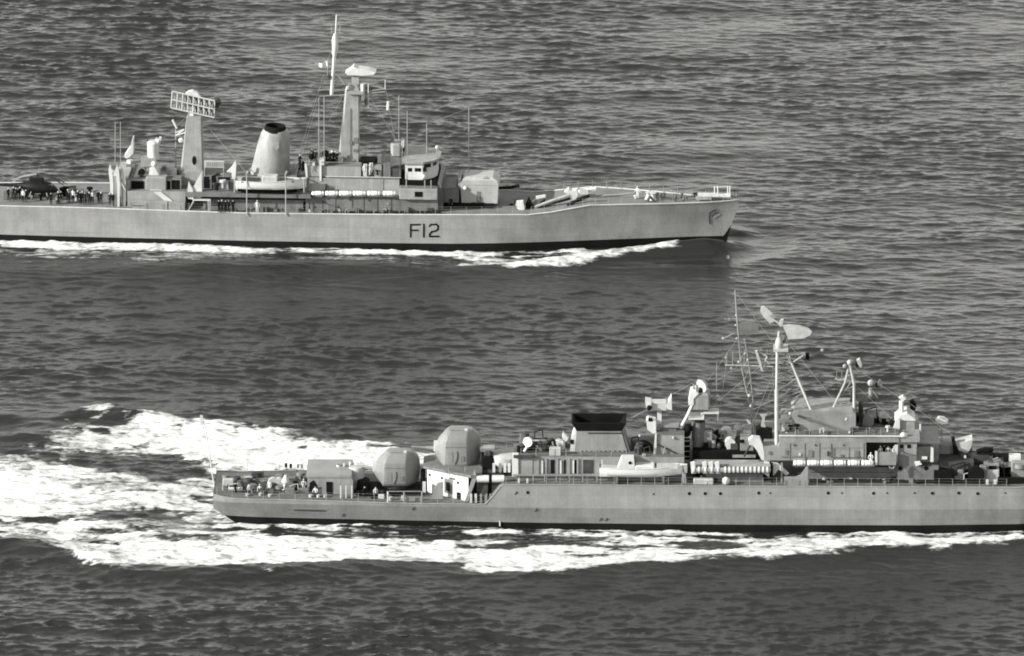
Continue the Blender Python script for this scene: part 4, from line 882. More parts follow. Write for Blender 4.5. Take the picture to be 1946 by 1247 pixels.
# low midships gap with torpedo tubes
PB(K, 'low_house', BK, 1316, 1470, 858, None, -2.6, 5.2); K.Pbox('low_house_lid', GK, 1392, 1436, 866, 870, -3.0, 1.5)
for x, y in ((1342, 842), (1352, 840), (1362, 845), (1386, 846), (1400, 850)): K.Pbox('deck_ventilator', MI if x % 4 else GK, x, x + 8, y, y + 20, -1.2, 1.0, c=0.15)
tt = K.Pbox('torpedo_mount', MI, 1340, 1450, 900, 921, -5.2, 1.6)
for k in range(4):
    v, dz = (-5.9, 0.0) if k == 0 else (-5.2 + 0.75 * (k - 1), 0.25)
    q0, q1 = K.p(1318, 893, -5.9), K.p(1464, 893, -5.9)
    MB().tube((q0.x, v, q0.z + dz), (q1.x, v, q0.z + dz), 0.34, n=12).build('torpedo_tube', GK, tt, smooth=True)
for i, x in enumerate([1318, 1328, 1340, 1352, 1364, 1378, 1386, 1394, 1402, 1410, 1418, 1426, 1434, 1442, 1450, 1458]):
    tall = x in (1340, 1352, 1364) or i == 0
    q = K.p(x, 893, -5.9); MB().tube((q.x - 0.12, -5.9, q.z), (q.x + 0.12, -5.9, q.z), 0.42, n=12).build('tube_band', WH, tt, smooth=True)
    if tall: K.Ppoly('tube_clamp', WH, [(x - 4, 900), (x - 6, 880), (x + 2, 878), (x + 5, 900)], -6.1, 0.4, parent=tt)
K.Pbox('deck_chest', M['canvas'], 1318, 1356, 911, 921, -6.3, 0.7, c=0.1); m = MB(); m.ball(K.p(1380, 914, -6.2), 0.5); m.build('buoy', WH, K.root, smooth=True)
for x in (1408, 1430, 1444): K.Pbox('deck_chest', BK, x, x + 12, 906, 921, -4.9, 0.6)
for x, y in ((1300, 885), (1304, 900)): K.Pline('boom_post', GK, [(x, 922), (x - 3, y)], -5.6, 0.16)

# forward superstructure
sup = K.Ppoly('forward_superstructure', GK, [(1452, 850), (1478, 850), (1482, 841), (1646, 841), (1646, 875), (1452, 875)], -5.3, 10.6)
K.Pbox('base_shade_strip', BK, 1538, 1784, 912, 921.5, -5.25, 0.3); K.Pbox('base_shade_strip', BK, 1800, 1868, 913, 921.5, -5.2, 0.3); K.Pbox('base_shade_strip', BK, 1896, 1960, 908, 921.5, -5.0, 0.3)  # black strips paint in the shaded gap at the house foot
for x in (1500, 1528, 1556, 1584, 1612, 1640): K.Pbox('wall_stiffener', GK, x, x + 1, 842, 874, -5.37, 0.08, parent=sup)
for x, y, w, h, mt in ((1492, 856, 5, 8, MI), (1518, 862, 4, 4, WH), (1536, 856, 8, 14, MI), (1572, 858, 3, 9, DK), (1596, 864, 6, 5, MI), (1624, 857, 8, 14, MI), (1460, 858, 5, 6, MI), (1508, 845, 3, 3, DK), (1548, 845, 3, 3, DK), (1602, 845, 3, 3, DK)): K.Pbox('wall_fitting', mt, x, x + w, y, y + h, -5.4, 0.1, parent=sup)
K.Pline('wall_pipe', MI, [(1484, 868), (1530, 868), (1530, 873)], -5.38, 0.05, parent=sup); K.Pline('wall_pipe', DK, [(1580, 843), (1580, 870), (1640, 870)], -5.38, 0.04, parent=sup)
K.Pbox('wall_strake', M['hullK'], 1484, 1645, 852, 853.2, -5.34, 0.06, parent=sup); K.Pbox('upper_panel', GK, 1562, 1640, 842, 851, -5.36, 0.08, parent=sup)
K.Pbox('bridge_deck', GK, 1480, 1708, 829.5, 841, -5.0, 10.0, parent=sup); K.Pbox('deck_lip', WH, 1480, 1712, 828, 830.5, -5.15, 0.3, parent=sup); roof(K, 1480, 1708, 829.5, -5.0, 10.0, sup, M['deckK'])
K.Ppoly('after_curve', WH, [(1422, 838), (1430, 832), (1444, 834), (1450, 848), (1454, 876), (1447, 874), (1438, 856), (1430, 846), (1424, 846)], -5.0, 1.2, parent=sup); K.Pline('deck_stay', DK, [(1426, 846), (1414, 868)], -4.6, 0.12, parent=sup)
K.Ppoly('blast_screen', BK, [(1436, 818), (1444, 815), (1468, 822), (1469, 848), (1460, 850), (1446, 838), (1437, 830)], -2.0, 1.8)
wall2 = PB(K, 'forward_house_wall', MI, 1537, 1706, 887, None, -4.2, 8.4); K.Pbox('wall_conduit', DK, 1540, 1700, 897, 898.5, -4.25, 0.06, parent=wall2)
K.Ppoly('sloping_screen', WH, [(1452, 877), (1462, 877), (1462, 908), (1452, 900)], -5.1, 0.25); K.Ppoly('sloping_screen', WH, [(1466, 878), (1478, 880), (1500, 900), (1494, 904), (1480, 892), (1470, 904), (1466, 900)], -5.1, 0.25)
K.Ppoly('bulwark_screen', GK, [(1490, 924), (1490, 906), (1512, 906), (1522, 902), (1530, 890), (1532, 887), (1536, 887), (1536, 924)], -6.4, 0.12)
for x in (1466, 1484): K.Pbox('screen_post', BK if x == 1466 else GK, x, x + 3, 880, 922, -5.4, 0.2)
K.Pbox('raft_shelf', MI, 1506, 1662, 884.5, 886.5, -5.9, 1.0, parent=sup)
dh = K.Pbox('mast_house', GK, 1504, 1626, 786, 830, -2.7, 5.4); K.Ppoly('house_gable', GK, [(1504, 786), (1510, 781), (1620, 781), (1626, 786)], -2.65, 5.3, parent=dh)
for x, y in ((1516, 818), (1545, 818), (1560, 820)): K.Pbox('opening', DK, x, x + (10 if x == 1545 else 5), y, y + 5, -2.74, 0.06, parent=dh)
K.Pbox('corner_post', WH, 1486, 1491, 795, 830, -3.0, 0.3, parent=dh); K.Pbox('vent_box', GK, 1484, 1506, 780, 798, -2.2, 1.0, parent=dh)
K.Pline('inclined_strut', MI, [(1516, 790), (1560, 805), (1618, 826)], -2.95, 0.16, parent=dh)
for x, y, r in ((1482, 821, 0.3), (1495, 825, 0.34), (1486, 836, 0.3), (1494, 836, 0.25), (1568, 820, 0.35), (1609, 797, 0.3), (1615, 822, 0.25), (1502, 786, 0.3)):
    m = MB(); m.ball(K.p(x, y, -3.6), r * 0.75); m.build('floodlight', M['mast'], dh, smooth=True)
# lattice foremast with the V-shaped air search radar
mk = K.Pline('foremast', M['mast'], [(1476, 850), (1476, 740)], [-4.3, -2.4], 0.25, n=10); K.Pline('mast_upper_pole', M['mast'], [(1476, 740), (1477, 668), (1481, 630)], [-2.4, -0.6, -0.3], 0.18, n=8, parent=mk)
for x0, y0, x1, y1, v0, v1, r in ((1542, 781, 1504, 690, -2.2, -0.8, 0.17), (1504, 690, 1490, 668, -0.8, -0.4, 0.1), (1540, 776, 1502, 692, 2.4, 0.6, 0.13), (1478, 745, 1512, 720, -2.3, -1.2, 0.08), (1478, 760, 1522, 744, -2.6, -1.4, 0.1), (1478, 770, 1500, 740, -2.8, -1.3, 0.08),
                                (1480, 778, 1524, 748, -2.8, -1.5, 0.09), (1500, 740, 1524, 744, -1.3, -1.4, 0.1), (1504, 772, 1526, 750, -2.0, -1.5, 0.08), (1526, 750, 1534, 778, -1.5, -2.0, 0.06)):
    K.Pline('lattice_brace', M['mast'] if r > 0.12 else GK, [(x0, y0), (x1, y1)], [v0, v1], r, parent=mk)
K.Pbox('mast_platform', M['mast'], 1470, 1498, 665, 669, -1.2, 2.4, parent=mk); K.Pbox('mast_yard', GK, 1462, 1506, 688, 692, -0.6, 0.5, parent=mk); K.Pbox('yard_shadow_beam', DK, 1464, 1518, 692, 694.5, 0.0, 0.5, parent=mk)  # dark bar under the yard is painted shade
for x0, y0, x1, y1 in ((1482, 682, 1504, 690), (1500, 676, 1504, 692), (1505, 690, 1526, 676), (1462, 690, 1448, 680)): K.Pline('yard_brace', M['mast'], [(x0, y0), (x1, y1)], -0.6, 0.09, parent=mk)
m = MB(); q = K.p(1481, 652, -0.3); m.lathe((q.x, -0.3, q.z), [(0.2, -0.9), (0.5, -0.5), (0.5, 0.2), (0.2, 0.9)], 12); m.build('radar_pedestal', M['mast'], mk, smooth=True)
K.Ppoly('radar_pivot', M['mast'], [(1480, 618), (1484, 609), (1489, 608), (1488, 616), (1484, 622)], -0.6, 0.6, parent=mk)
K.Ppoly('radar_reflector', M['canvas'], [(1487, 619), (1500, 617.5), (1520, 619), (1536, 624), (1543, 630), (1540, 637), (1528, 643), (1498, 645), (1494, 634)], -0.8, 0.28, parent=mk)
K.Ppoly('radar_reflector', M['canvas'], [(1446, 584), (1452, 582), (1462, 590), (1474, 602), (1470, 612), (1463, 615), (1452, 604), (1445, 592)], 0.9, 0.28, parent=mk)
K.Ppoly('reflector_frame', GK, [(1462, 602), (1468, 597), (1475, 601), (1472, 606)], 0.85, 0.3, parent=mk); K.Pline('reflector_arm', DK, [(1490, 622), (1496, 636), (1488, 652)], -0.4, 0.12, parent=mk); K.Pline('reflector_arm', GK, [(1484, 618), (1468, 606)], [-0.3, 0.9], 0.09, parent=mk)
hn = K.Ppoly('jamming_aerial', M['mast'], [(1435, 668), (1439, 667), (1446, 688), (1450, 706), (1446, 704), (1441, 688)], -0.9, 0.5, parent=mk); K.Pline('aerial_bracket', M['mast'], [(1443, 669), (1458, 678), (1454, 686), (1448, 700)], -0.6, 0.1, parent=mk)
K.Pbox('aerial_box', GK, 1522, 1530, 672, 680, -0.5, 0.6, parent=mk); K.Pbox('aerial_box', BK, 1531, 1538, 673, 684, -0.3, 0.6, parent=mk)
for x, y in ((1563, 666), (1574, 690)): 
    m = MB(); m.ball(K.p(x, y, 2.5), 0.24); m.build('aerial_pod', GK, mk, smooth=True)
    K.Pline('pod_arm', GK, [(x, y), (1504, 690)], [2.5, -0.4], 0.03, parent=mk)
# slim after aerial masts
sm = K.Pline('aerial_mast', GK, [(1432, 850), (1427, 780), (1408, 692), (1400, 600), (1397, 552)], [2.0, 1.5, 1.0, 0.6, 0.5], 0.10)
K.Pline('aerial_mast_stay', GK, [(1436, 850), (1431, 760), (1423, 690), (1415, 644)], [3.0, 3.0, 2.5, 2.0], 0.08, parent=sm)
K.Pline('yard', M['mast'], [(1378, 694), (1425, 695), (1470, 697)], 0.9, 0.09, parent=sm); K.Pline('yard', GK, [(1374, 644), (1394, 634)], 0.6, 0.06, parent=sm); K.Pline('yard', GK, [(1376, 606), (1400, 606)], 0.6, 0.05, parent=sm)
for x, y, r in ((1374, 643, 0.24), (1386, 607, 0.28), (1399, 599, 0.22), (1398, 618, 0.2), (1400, 643, 0.2), (1390, 700, 0.25), (1404, 688, 0.25), (1421, 684, 0.25), (1424, 752, 0.35), (1427, 772, 0.3), (1380, 680, 0.2), (1416, 672, 0.2)):
    m = MB(); m.ball(K.p(x, y, 0.8), r * 0.62, 8); m.build('mast_insulator', M['mast'], sm, smooth=True)
for x in (1381, 1392, 1414): K.Pline('yard_whip', GK, [(x, 694), (x + 1, 668)], 0.9, 0.045, parent=sm)
K.Ppoly('hull_dish', M['mid'], [(1404, 615), (1424, 610), (1442, 616), (1440, 632), (1420, 638), (1406, 634)], 3.4, 0.12, parent=sm)
K.Pline('wire_aerial', M['steel'], [(1400, 606), (1484, 618)], 0.4, 0.02, n=4, parent=sm); K.Pline('wire_aerial', M['steel'], [(1332, 744), (1408, 692)], 0.4, 0.02, n=4, parent=sm); K.Pline('whip_aerial', M['steel'], [(1362, 810), (1362, 690)], 1.5, 0.04)
K.Ppoly('lamp_bracket', M['mast'], [(1444, 788), (1458, 788), (1454, 792), (1452, 804), (1456, 812), (1446, 812), (1449, 796)], -1.0, 0.3); K.Ppoly('navigation_lamp', M['mast'], [(1418, 798), (1424, 800), (1428, 806), (1422, 805)], -0.6, 0.4)
# second tripod
t2 = K.Pline('tripod_mast', M['mast'], [(1623, 822), (1623, 730), (1615, 692)], [-1.6, -0.6, 0.0], 0.17, n=8)
K.Pline('tripod_leg', M['mast'], [(1581, 780), (1606, 727), (1614, 692)], [-1.2, -0.4, 0], 0.13, parent=t2); K.Pline('tripod_leg', GK, [(1582, 820), (1582, 780)], -1.6, 0.1, parent=t2); K.Pline('tripod_leg', DK, [(1616, 800), (1618, 740)], [1.6, 0.6], 0.12, parent=t2)
for a_, b_ in (((1606, 740), (1622, 735)), ((1600, 752), (1616, 728)), ((1596, 768), (1620, 766))): K.Pline('tripod_brace', GK, [a_, b_], -0.5, 0.07, parent=t2)
K.Pline('tripod_arm', M['mast'], [(1588, 719), (1594, 722), (1606, 721), (1614, 712)], -0.2, 0.13, parent=t2)
for x, y, r in ((1615, 689, 0.36), (1606, 696, 0.3)): 
    m = MB(); m.ball(K.p(x, y, -0.1), r); m.build('radome', M['mast'] if x == 1615 else GK, t2, smooth=True)
K.Ppoly('navigation_radar', M['mast'], [(1628, 686), (1634, 683), (1638, 694), (1636, 700), (1630, 692)], -0.6, 0.8, parent=t2); K.Pbox('radar_back', BK, 1626, 1632, 690, 698, -0.5, 0.7, parent=t2)
m = MB()
for i in range(4): K.line(m, [(1590 + i * 10, 782), (1596 + i * 10, 766), (1600 + i * 9, 782)], 0.8, 0.06, 5)
m.build('roof_pipework', MI, t2)
d3 = K.Pline('satellite_director', M['mast'], [(1654, 760), (1654, 738)], 1.6, 0.2); m = MB(); m.ball(K.p(1655, 728, 1.6), 0.42); m.build('radome', M['mast'], d3, smooth=True)
K.Ppoly('dish', GK, [(1667, 733), (1672, 722), (1677, 730), (1676, 736)], 1.2, 0.6, parent=d3); K.Pbox('dish_back', BK, 1664, 1671, 729, 736, 1.3, 0.6, parent=d3); K.Pbox('platform', DK, 1630, 1664, 758, 764, 0.8, 2.0, parent=d3); K.Pbox('platform_support', DK, 1632, 1640, 764, 800, 1.2, 0.8, parent=d3)
K.Pbox('far_house', MI, 1628, 1698, 800, 829, 0.8, 3.0); K.Pbox('far_opening', BK, 1626, 1631, 792, 824, 0.4, 0.5)
for x, y, w, h in ((1655, 798, 16, 7), (1688, 793, 10, 10)): K.Pbox('signal_lamp', BK, x, x + w, y, y + h, 0.2, 0.8, c=0.12)
# bridge
bg_ = K.Pbox('bridge_house', GK, 1706, 1742, 840, 888, -4.6, 9.2); K.Pbox('bridge_roof', GK, 1700, 1748, 833, 840.5, -4.9, 9.8, parent=bg_)
for x in (1710, 1724): K.Pbox('window', BK, x, x + 7, 845, 852, -4.64, 0.06, parent=bg_)
m = MB(); m.ball(K.p(1717, 829, -4.0), 0.5); m.ball(K.p(1714, 834, -4.4), 0.35); m.build('roof_lamp', WH, bg_, smooth=True)
K.Ppoly('wing_fairing', MI, [(1704, 888), (1706, 868), (1714, 858), (1720, 862), (1742, 866), (1742, 888)], -4.9, 0.3, parent=bg_)
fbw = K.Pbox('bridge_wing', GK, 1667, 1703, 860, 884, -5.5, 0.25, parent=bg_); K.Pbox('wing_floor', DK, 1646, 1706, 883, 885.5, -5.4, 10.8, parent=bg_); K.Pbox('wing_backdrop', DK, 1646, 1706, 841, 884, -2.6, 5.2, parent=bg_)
K.Pbox('wing_post', WH, 1663, 1667, 858, 884, -5.6, 0.2, parent=bg_); K.Pbox('signal_chest', BK, 1646, 1662, 870, 878, -5.5, 0.6, parent=bg_); K.Pbox('door_coaming', WH, 1700, 1706, 846, 880, -4.9, 0.2, parent=bg_)
low = PB(K, 'bridge_lower_house', MI, 1706, 1784, 886, None, -5.0, 10.0)
for x, y in ((1711, 890), (1760, 890)):
    q = K.p(x, y, -5.0); MB().tube((q.x, -4.95, q.z), (q.x, -5.04, q.z), 0.27, n=14).build('porthole', BK, low)
K.Pline('life_ring', GK, [(1690, 885), (1692, 890), (1698, 890), (1700, 885)], -5.3, 0.1)
K.Pbox('bridge_front_house', GK, 1742, 1784, 842, 886, -3.4, 6.8, parent=bg_); nb = K.Pbox('navigation_box', DK, 1742, 1770, 852, 876, -5.0, 1.5); K.Ppoly('box_rim', WH, [(1769, 850), (1774, 852), (1774, 878), (1768, 878)], -5.1, 0.3, parent=nb); K.Pbox('box_lamp', WH, 1752, 1762, 868, 873, -5.1, 0.15, parent=nb); K.Ppoly('navigation_light', WH, [(1738, 880), (1748, 878), (1752, 883), (1740, 886)], -5.4, 0.5)
rh = K.Pbox('roof_director_house', GK, 1706, 1740, 800, 821, -1.4, 2.8, c=0.12); K.Ppoly('director_house_cap', WH, [(1700, 799), (1712, 789), (1724, 786), (1738, 796), (1740, 800)], -1.5, 3.0, parent=rh); K.Ppoly('director_shield', WH, [(1698, 814), (1704, 796), (1710, 796), (1710, 820), (1702, 826)], -1.7, 0.5, parent=rh)
K.Pline('periscope', WH, [(1713, 786), (1713, 762)], -0.4, 0.3, parent=rh); K.Ppoly('periscope_head', WH, [(1708, 757), (1716, 753), (1722, 758), (1716, 763)], -0.8, 0.7, parent=rh); K.Pline('roof_post', WH, [(1749, 821), (1749, 806)], -1.2, 0.12, parent=rh); K.Pbox('roof_walk', WH, 1725, 1750, 818, 822, -1.6, 0.6, parent=rh)
K.Ppoly('rangefinder', BK, [(1728, 764), (1736, 762), (1742, 772), (1738, 782), (1730, 778)], 0.2, 0.9, parent=rh)
# gear before the bridge
gz = K.Pbox('launcher_house', DK, 1784, 1850, 878, 921, -4.4, 8.8); K.Ppoly('launcher_bulwark', GK, [(1748, 846), (1760, 838), (1800, 848), (1806, 858), (1784, 880), (1772, 884)], -1.2, 2.4, parent=gz)
m = MB(); q = K.p(1797, 850, 0); m.lathe((q.x, 0.4, 0), [(1.6, 7.5), (1.6, q.z + 0.4), (1.2, q.z + 0.7), (0.2, q.z + 0.75)], 20); m.build('missile_silo', GK, K.root, smooth=True)
K.Ppoly('reload_arm', BK, [(1808, 834), (1814, 832), (1820, 862), (1822, 876), (1812, 876), (1812, 858)], -1.6, 0.9); K.Ppoly('tarpaulin_cover', M['canvas'], [(1816, 842), (1834, 840), (1848, 836), (1846, 850), (1838, 862), (1822, 856)], -1.4, 2.2)
for i in range(6): 
    q = K.p(1856 + (i % 3) * 7, 858 + (i // 3) * 8, -2.0); MB().tube(q, q + Vector((1.1, 0, 0.35)), 0.26, n=10).build('rocket_tube', BK, K.root)
K.Pbox('rocket_mount', DK, 1840, 1880, 866, 884, -2.6, 2.0); K.Pbox('rocket_locker', DK, 1826, 1836, 864, 880, -2.8, 0.8); K.Pbox('rocket_locker', WH, 1832, 1836, 866, 872, -2.9, 0.1)
K.Ppoly('doorway', BK, [(1785, 920), (1785, 898), (1792, 889), (1802, 890), (1808, 900), (1808, 920)], -4.46, 0.08, parent=gz); K.Pbox('door_leaf', GK, 1789, 1798, 896, 913, -4.7, 0.2, parent=gz); K.Pbox('opening', BK, 1836, 1846, 892, 909, -4.46, 0.08, parent=gz)
for x, y, w, h in ((1820, 894, 12, 20), (1850, 888, 10, 26), (1862, 886, 14, 30), (1814, 905, 10, 14)): K.Pbox('deck_machinery', random.choice([MI, DK]), x, x + w, y, y + h, -4.9, 0.8, c=0.1)
K.Pbox('magazine_door', BK, 1879, 1893, 888, 921, -4.4, 0.8); K.Pbox('magazine_house', GK, 1870, 1898, 882, 921, -3.8, 3.0)
K.Ppoly('breakwater', GK, [(1886, 874), (1892, 880), (1905, 889), (1940, 886), (1960, 884), (1960, 880), (1910, 880), (1896, 870)], -3.0, 0.3); K.Pbox('missile_launcher', GK, 1922, 1990, 878, 908, -3.4, 3.0, c=0.15); K.Pbox('launcher_lid', WH, 1918, 1940, 870, 878, -2.6, 1.8); K.Pbox('launcher_cradle', BK, 1898, 1960, 900, 921, -2.8, 2.6)
for x in (1874, 1889): K.Pbox('bitts', WH, x, x + 4.5, 913, 921, -6.0, 0.4)
lp = K.Pline('floodlight_mast', M['steel'], [(1790, 850), (1790, 806)], 2.4, 0.05); K.Ppoly('floodlight_head', M['bright'], [(1778, 800), (1784, 794), (1794, 795), (1802, 801), (1799, 806), (1789, 807)], 2.0, 0.8, parent=lp)
for i in range(22):
    x = random.uniform(1540, 1890); K.Pbox('scuttle_box', random.choice([BK, DK, MI]), x, x + random.uniform(5, 11), 915 - random.uniform(0, 5), 921.5, -5.0 - random.uniform(0, .4), 0.5)
# guard rails
railing(K, edge(K, zdK, hdK, range(412, 925, 34), -1), 1.9, mt=M['steel'])
railing(K, edge(K, zdK, hdK, range(962, 1960, 50), -1), 1.65, mt=M['steel'])
railing(K, edge(K, zdK, hdK, range(412, 925, 34), 1), 1.9, mt=M['steel'])
railing(K, edge(K, zdK, hdK, range(962, 1960, 50), 1), 2.2, mt=M['steel'])
aa = K.p(1100, 868, -4.6); railing(K, [(K.u(990, -4.6), -4.55, aa.z), (K.u(1190, -4.6), -4.55, aa.z)], 1.7)
aa = K.p(1560, 828, -4.9); railing(K, [(K.u(1484, -4.9), -4.9, aa.z), (K.u(1700, -4.9), -4.9, aa.z)], 1.8)

# ------------------------------------------------------------------ deck clutter and rigging
crng = random.Random(5)
def clutter(S, px0, px1, py0, py1, z, n, lo=0.3, hi=1.0):
    """small fittings standing on one deck: mushroom vents, lockers, reels, cable runs"""
    for _ in range(n):
        q = S.on(crng.uniform(px0, px1), crng.uniform(py0, py1), z); s_ = crng.uniform(lo, hi)
        mt = crng.choices([DK, BK, MI, GK, WH, M['canvas']], [30, 26, 18, 10, 8, 8])[0]; k = crng.random()
        if k < 0.3: MB().lathe(q, [(s_ * .22, 0), (s_ * .2, s_ * .7), (s_ * .45, s_ * .75), (s_ * .4, s_), (0.02, s_ * 1.05)], 10).build('mushroom_vent', mt, S.root, smooth=True)
        elif k < 0.62: MB().cbox(q.x - s_ * .5, q.x + s_ * .5, q.y - s_ * .3, q.y + s_ * .3, z - 0.02, z + s_ * crng.uniform(.6, 1.1), 0.05).build('fitting_box', mt, S.root)
        elif k < 0.8: MB().tube(q + Vector((0, -s_ * .4, s_ * .5)), q + Vector((0, s_ * .4, s_ * .5)), s_ * .48, n=12).build('wire_reel', mt, S.root, smooth=True)
        else: MB().path([q, q + Vector((0, 0, s_)), q + Vector((s_ * .8, 0.1, s_ * 1.2)), q + Vector((s_ * .9, 0.1, 0))], 0.06).build('vent_pipe', mt, S.root, smooth=True)
clutter(L, 590, 680, 297, 313, L.p(640, 316, -3.5).z, 12); clutter(L, 404, 582, 342, 362, L.p(500, 366.5, -5.9).z, 16, 0.4, 1.3); clutter(L, 255, 340, 318, 338, L.p(300, 340, -3.6).z, 9)
clutter(L, 688, 758, 322, 335, L.p(700, 335.5, -4.1).z, 8, 0.3, 0.9); clutter(L, 585, 830, 401, 405, zdL(0), 12, 0.25, 0.6); clutter(L, 955, 1075, 385, 400, 4.7, 6, 0.3, 0.7); clutter(L, 1200, 1330, 372, 383, zdL(L.u(1260, -1, 378)), 9, 0.25, 0.6)
clutter(L, 14, 205, 366, 389, zdL(L.u(100, -3, 385)), 26, 0.4, 1.3)
clutter(K, 424, 580, 914, 947, QD, 58, 0.3, 1.5); clutter(K, 672, 800, 940, 953, QD, 10, 0.3, 0.8); clutter(K, 898, 940, 940, 954, QD, 6, 0.3, 0.9)
zh = K.p(1100, 868, -4.7).z
clutter(K, 988, 1082, 838, 866, zh, 24, 0.4, 1.4); clutter(K, 1196, 1240, 846, 868, zh, 8, 0.4, 1.2); clutter(K, 915, 985, 872, 900, FD, 10, 0.4, 1.2); clutter(K, 1140, 1306, 905, 919, FD, 10, 0.3, 0.6)
clutter(K, 1340, 1444, 832, 857, K.p(1400, 858, -2.6).z, 26, 0.5, 1.7); clutter(K, 1320, 1465, 906, 919, FD, 14, 0.3, 0.9)
clutter(K, 1488, 1700, 816, 827, K.p(1560, 828, -4.9).z, 16, 0.25, 0.8); clutter(K, 1628, 1700, 796, 812, K.p(1560, 828, -4.9).z, 10, 0.5, 1.6); clutter(K, 1786, 1940, 884, 918, FD, 60, 0.5, 2.3); clutter(K, 1540, 1780, 912, 920, FD, 16, 0.3, 0.7)
def rig(S, name, pts, r=0.022): return S.Pline(name, M['steel'], [q[:2] for q in pts], [q[2] for q in pts], r, n=4)
for pts in ([(1482, 632, -.3), (1600, 780, -2)], [(1478, 668, -.3), (1320, 800, -1)], [(1477, 690, -.4), (1412, 850, -3)], [(1398, 556, .5), (1482, 668, 0)], [(1404, 640, .8), (1330, 745, -.5)], [(1488, 690, .5), (1420, 850, 3)], [(1506, 690, -.5), (1614, 700, 0)],
            [(1614, 692, 0), (1716, 760, -.4)], [(1623, 730, -.5), (1700, 800, -1)], [(1380, 694, .9), (1366, 792, -.8)], [(1468, 697, .9), (1474, 830, 2)], [(1427, 780, 1.5), (1470, 760, -3)], [(1250, 770, -1), (1180, 804, 0)], [(1716, 757, -.4), (1880, 880, -1)], [(1330, 720, -.3), (1190, 800, 0)]): rig(K, 'rigging_wire', pts)
for k in range(9):                                  # lattice of the slim aerial mast, foot to head
    t0, t1 = k / 9, (k + 1) / 9
    X1 = lambda t: 1432 - 26 * t ** .9; X2 = lambda t: 1436 - 17 * t; Y1 = lambda t: 850 - 190 * t
    rig(K, 'lattice_bar', [(X1(t0), Y1(t0), 1.8), (X2(t1), Y1(t1), 2.9)], 0.035); rig(K, 'lattice_bar', [(X2(t0), Y1(t0), 2.9), (X1(t1), Y1(t1), 1.8)], 0.035)
for k in range(8):                                  # foremast lattice between the pole and its raking leg
    t0, t1 = k / 8, (k + 1) / 8
    XL = lambda t: 1542 - 38 * t; YL = lambda t: 781 - 91 * t; YP = lambda t: 800 - 118 * t
    rig(K, 'lattice_bar', [(1477, YP(t0), -2.6 + 2 * t0), (XL(t1), YL(t1), -2.2 + 1.4 * t1)], 0.05); rig(K, 'lattice_bar', [(XL(t0), YL(t0), -2.2 + 1.4 * t0), (1477, YP(t1), -2.6 + 2 * t1)], 0.04)
for x0, y0, x1, y1 in ((1446, 690, 1446, 660), (1456, 690, 1458, 664), (1512, 692, 1512, 672), (1378, 694, 1378, 676), (1408, 694, 1408, 676), (1590, 720, 1590, 704), (1599, 722, 1600, 706), (1650, 745, 1640, 752), (1658, 742, 1668, 756)): rig(K, 'stub_aerial', [(x0, y0, -.3), (x1, y1, -.3)], 0.05)
for pts in ([(637, 70, 0), (560, 320, -3)], [(657, 172, 0), (578, 318, -2)], [(733, 168, -.4), (760, 320, -3)], [(690, 162, -.4), (780, 312, -2)], [(606, 184, -.3), (560, 340, -5)], [(372, 206, 0), (250, 318, -2)], [(382, 226, 0), (470, 330, -4)], [(640, 100, 0), (690, 164, 0)]): rig(L, 'rigging_wire', pts, 0.018)
for k in range(3):
    x = (764, 772, 797)[k]; L.Pline('signal_aerial', M['steel'], [(x, 312), (x + 1, (262, 270, 286)[k])], -1.5 + k, 0.05)

# ================================================================== things carried by the ships
def placed(S, name, q, label, cat, group=None, rz=0.0):
    o = empty(name, S.world(q), S.a + rz); return tag(o, label, cat, group)

# life raft canisters: lathe lying along the ship
def canister_mesh(length, r):
    m = MB(); n = 14; prof = [(0.02, -length / 2), (r * 0.8, -length / 2), (r, -length / 2 + 0.12), (r, -0.03), (r * 1.06, -0.03), (r * 1.06, 0.03), (r, 0.03), (r, length / 2 - 0.12), (r * 0.8, length / 2), (0.02, length / 2)]
    m.rings([[(x, rr * math.cos(t), rr * math.sin(t)) for t in [2 * math.pi * i / n for i in range(n)]] for rr, x in prof]); return m
def rafts(S, spans, py, v, r, where, n_from):
    proto = None
    for i, (x0, x1) in enumerate(spans):
        a_, b_ = S.p(x0, py, v), S.p(x1, py, v)
        q = Vector(((a_.x + b_.x) / 2, v, a_.z))
        nth = ORD[i] if i else 'first'
        lab = f'white life raft canister {where}, {nth} from the {n_from}'
        if proto is None:
            o = placed(S, 'life_raft_canister', q, lab, 'life raft', 'white life raft canisters ' + where)
            canister_mesh(b_.x - a_.x, r).build('canister_shell', M['bright'], o, smooth=True)
            for sx in (-0.28, 0.28):
                MB().tube((sx * (b_.x - a_.x) - 0.04, 0, 0), (sx * (b_.x - a_.x) + 0.04, 0, 0), r * 1.04, n=14).build('strap', MI, o, smooth=True)
            MB().box(-0.6, 0.6, -r * 0.6, r * 0.6, -r - 0.12, -r * 0.8).build('cradle', MI, o)
            proto = o
        else:
            o = copy_tree(proto); o.location = S.world(q); o['label'] = lab
rafts(L, [(592, 616), (619, 642), (645, 668), (671, 695), (698, 723), (727, 753)], 367.5, -5.25, 0.33, "along the F12 frigate's signal deck", 'boat')
rafts(K, [(1508, 1531), (1534, 1557), (1559, 1582), (1585, 1608), (1611, 1634), (1637, 1660)], 879.8, -5.55, 0.34, "under the near frigate's bridge deck", 'mast')

